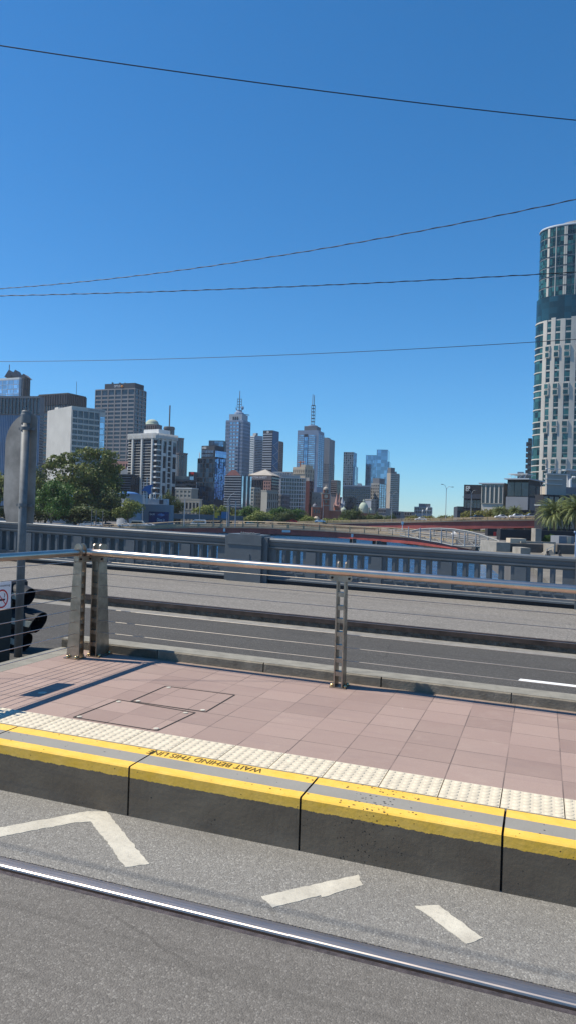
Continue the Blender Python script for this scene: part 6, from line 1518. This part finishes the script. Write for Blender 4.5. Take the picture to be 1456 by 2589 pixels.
lamp(1365, 1222, 1305, 262, ((-10, 10), (14, 6)), 'twin armed lamp in front of the dark glass hall')
lamp(1406, 1230, 1300, 255, ((-9, 6), (4, 6)), 'twin armed lamp rising behind the big palm crown')
lamp(988, 1250, 1320, 300, ((-2, 4), (12, 8)), 'tall lamp in front of the rightmost striped tower', .1)
lamp(574, 1257, 1331, 236, ((18, 12),), 'single armed lamp beside the thick dark pole', .12)
lamp(815, 1263, 1318, 318, ((-14, 6),), 'curved arm lamp before the brick station', .1)
for i, (x, y0, y1, D, r, lb) in enumerate([(466, 1262, 1330, 240, .15, 'plain pale pole on the low bridge left of the white van'), (579, 1258, 1330, 238, .3, 'thick dark pole beside the single armed lamp'), (595, 1266, 1332, 236, .16, 'pale pole with cross arm right of the thick dark pole'), (541, 1275, 1331, 242, .1, 'thin dull pole between the white van and the lamp'), (505, 1268, 1322, 300, .1, 'thin pole behind the white van'), (232, 1288, 1334, 250, .14, 'grey pole below the gum by the white cars'), (243, 1290, 1334, 250, .14, 'thicker grey pole beside the pole below the gum'), (260, 1292, 1334, 249, .12, 'grey pole right of the pair below the gum'), (361, 1283, 1333, 255, .1, 'thin pale pole at the left corner of the aquarium box')]):
    a, c = at(x, y0, D), at(x, y1, D); b = MB(); b.tube([(c[0], D, c[2]), (c[0], D, a[2])], r, 6)
    if i == 2: b.box(a[0]-1.8, a[0]+2.2, D-.08, D+.08, a[2]-1.6, a[2]-1.45)
    tag(b.build('pole', M['w_greydk' if i in (1, 3, 5, 6, 7) else 'w_grey']), lb, 'pole', 'poles along the low bridge and bank')
a, c = at(1452, 1348, 60), at(1452, 1440, 60); b = MB(); b.tube([(c[0], 60, -2.5), (c[0], 60, a[2])], .05, 6); b.lathe((a[0], 60, a[2]), [(.05, 0), (.09, .08), (.05, .18)], 8); tag(b.build('pole', M['w_bluegrey']), 'slim blue grey pole with a ball top at the right edge', 'pole')
# viaduct beyond the low bridge on the left
o = thing('rail_viaduct', at(520, 1300, 320)*np.array([1, 1, 0])+np.array([0, 0, ZG]), 'dark rail viaduct running behind the low bridge from the aquarium', 'viaduct')
A, Bq = at(436, 1298, 318), at(800, 1312, 340); b = MB(); b.hexa([(A[0], A[1], A[2]-2.2), (Bq[0], Bq[1], Bq[2]-2.0), (Bq[0], Bq[1]+8, Bq[2]-2.0), (A[0], A[1]+8, A[2]-2.2), tuple(A), tuple(Bq), (Bq[0], Bq[1]+8, Bq[2]), (A[0], A[1]+8, A[2])]); b.build('deck', M['w_greydk'], o)
for q in np.linspace(.03, .97, 9):
    c = A+(Bq-A)*q; b = MB(); b.box(c[0]-.7, c[0]+.7, c[1]+1, c[1]+7, ZG, c[2]-2.05); b.build('pier', M['quayshade'], o)
b = MB(); c = at(549, 1300, 316); b.box(c[0]-1.1, c[0]+1.1, 316, 317.6, c[2]-.6, c[2]+.7); b.box(c[0]-.9, c[0]+.3, 316, 317, c[2]-1.6, c[2]-.6); tag(b.build('yellow_machine', mat('machine_yellow', (.75, .36, .02), .5)), 'small yellow machine on the viaduct left of the lamp', 'machine')
c = at(560, 1301, 317); b = MB(); b.box(c[0], at(577, 1301, 317)[0], 317.8, 320, c[2]-1.6, c[2]+1.2); tag(b.build('blue_container', M['w_midblue']), 'blue container beside the yellow machine', 'container')

# ---------------------------------------------------------------- the air
hz_ = MB(); hz_.box(-700, 700, -12, 1000, -13.5, 175)
hm = bpy.data.materials.new('haze_air'); hm.use_nodes = True; hn = hm.node_tree; hn.nodes.clear()
pv = hn.nodes.new('ShaderNodeVolumePrincipled'); pv.inputs['Color'].default_value = (.86, .93, 1, 1); pv.inputs['Density'].default_value = .00008; pv.inputs['Anisotropy'].default_value = .2
ho = hn.nodes.new('ShaderNodeOutputMaterial'); hn.links.new(pv.outputs[0], ho.inputs['Volume'])
hz = hz_.build('haze', hm); hz['kind'] = 'stuff'
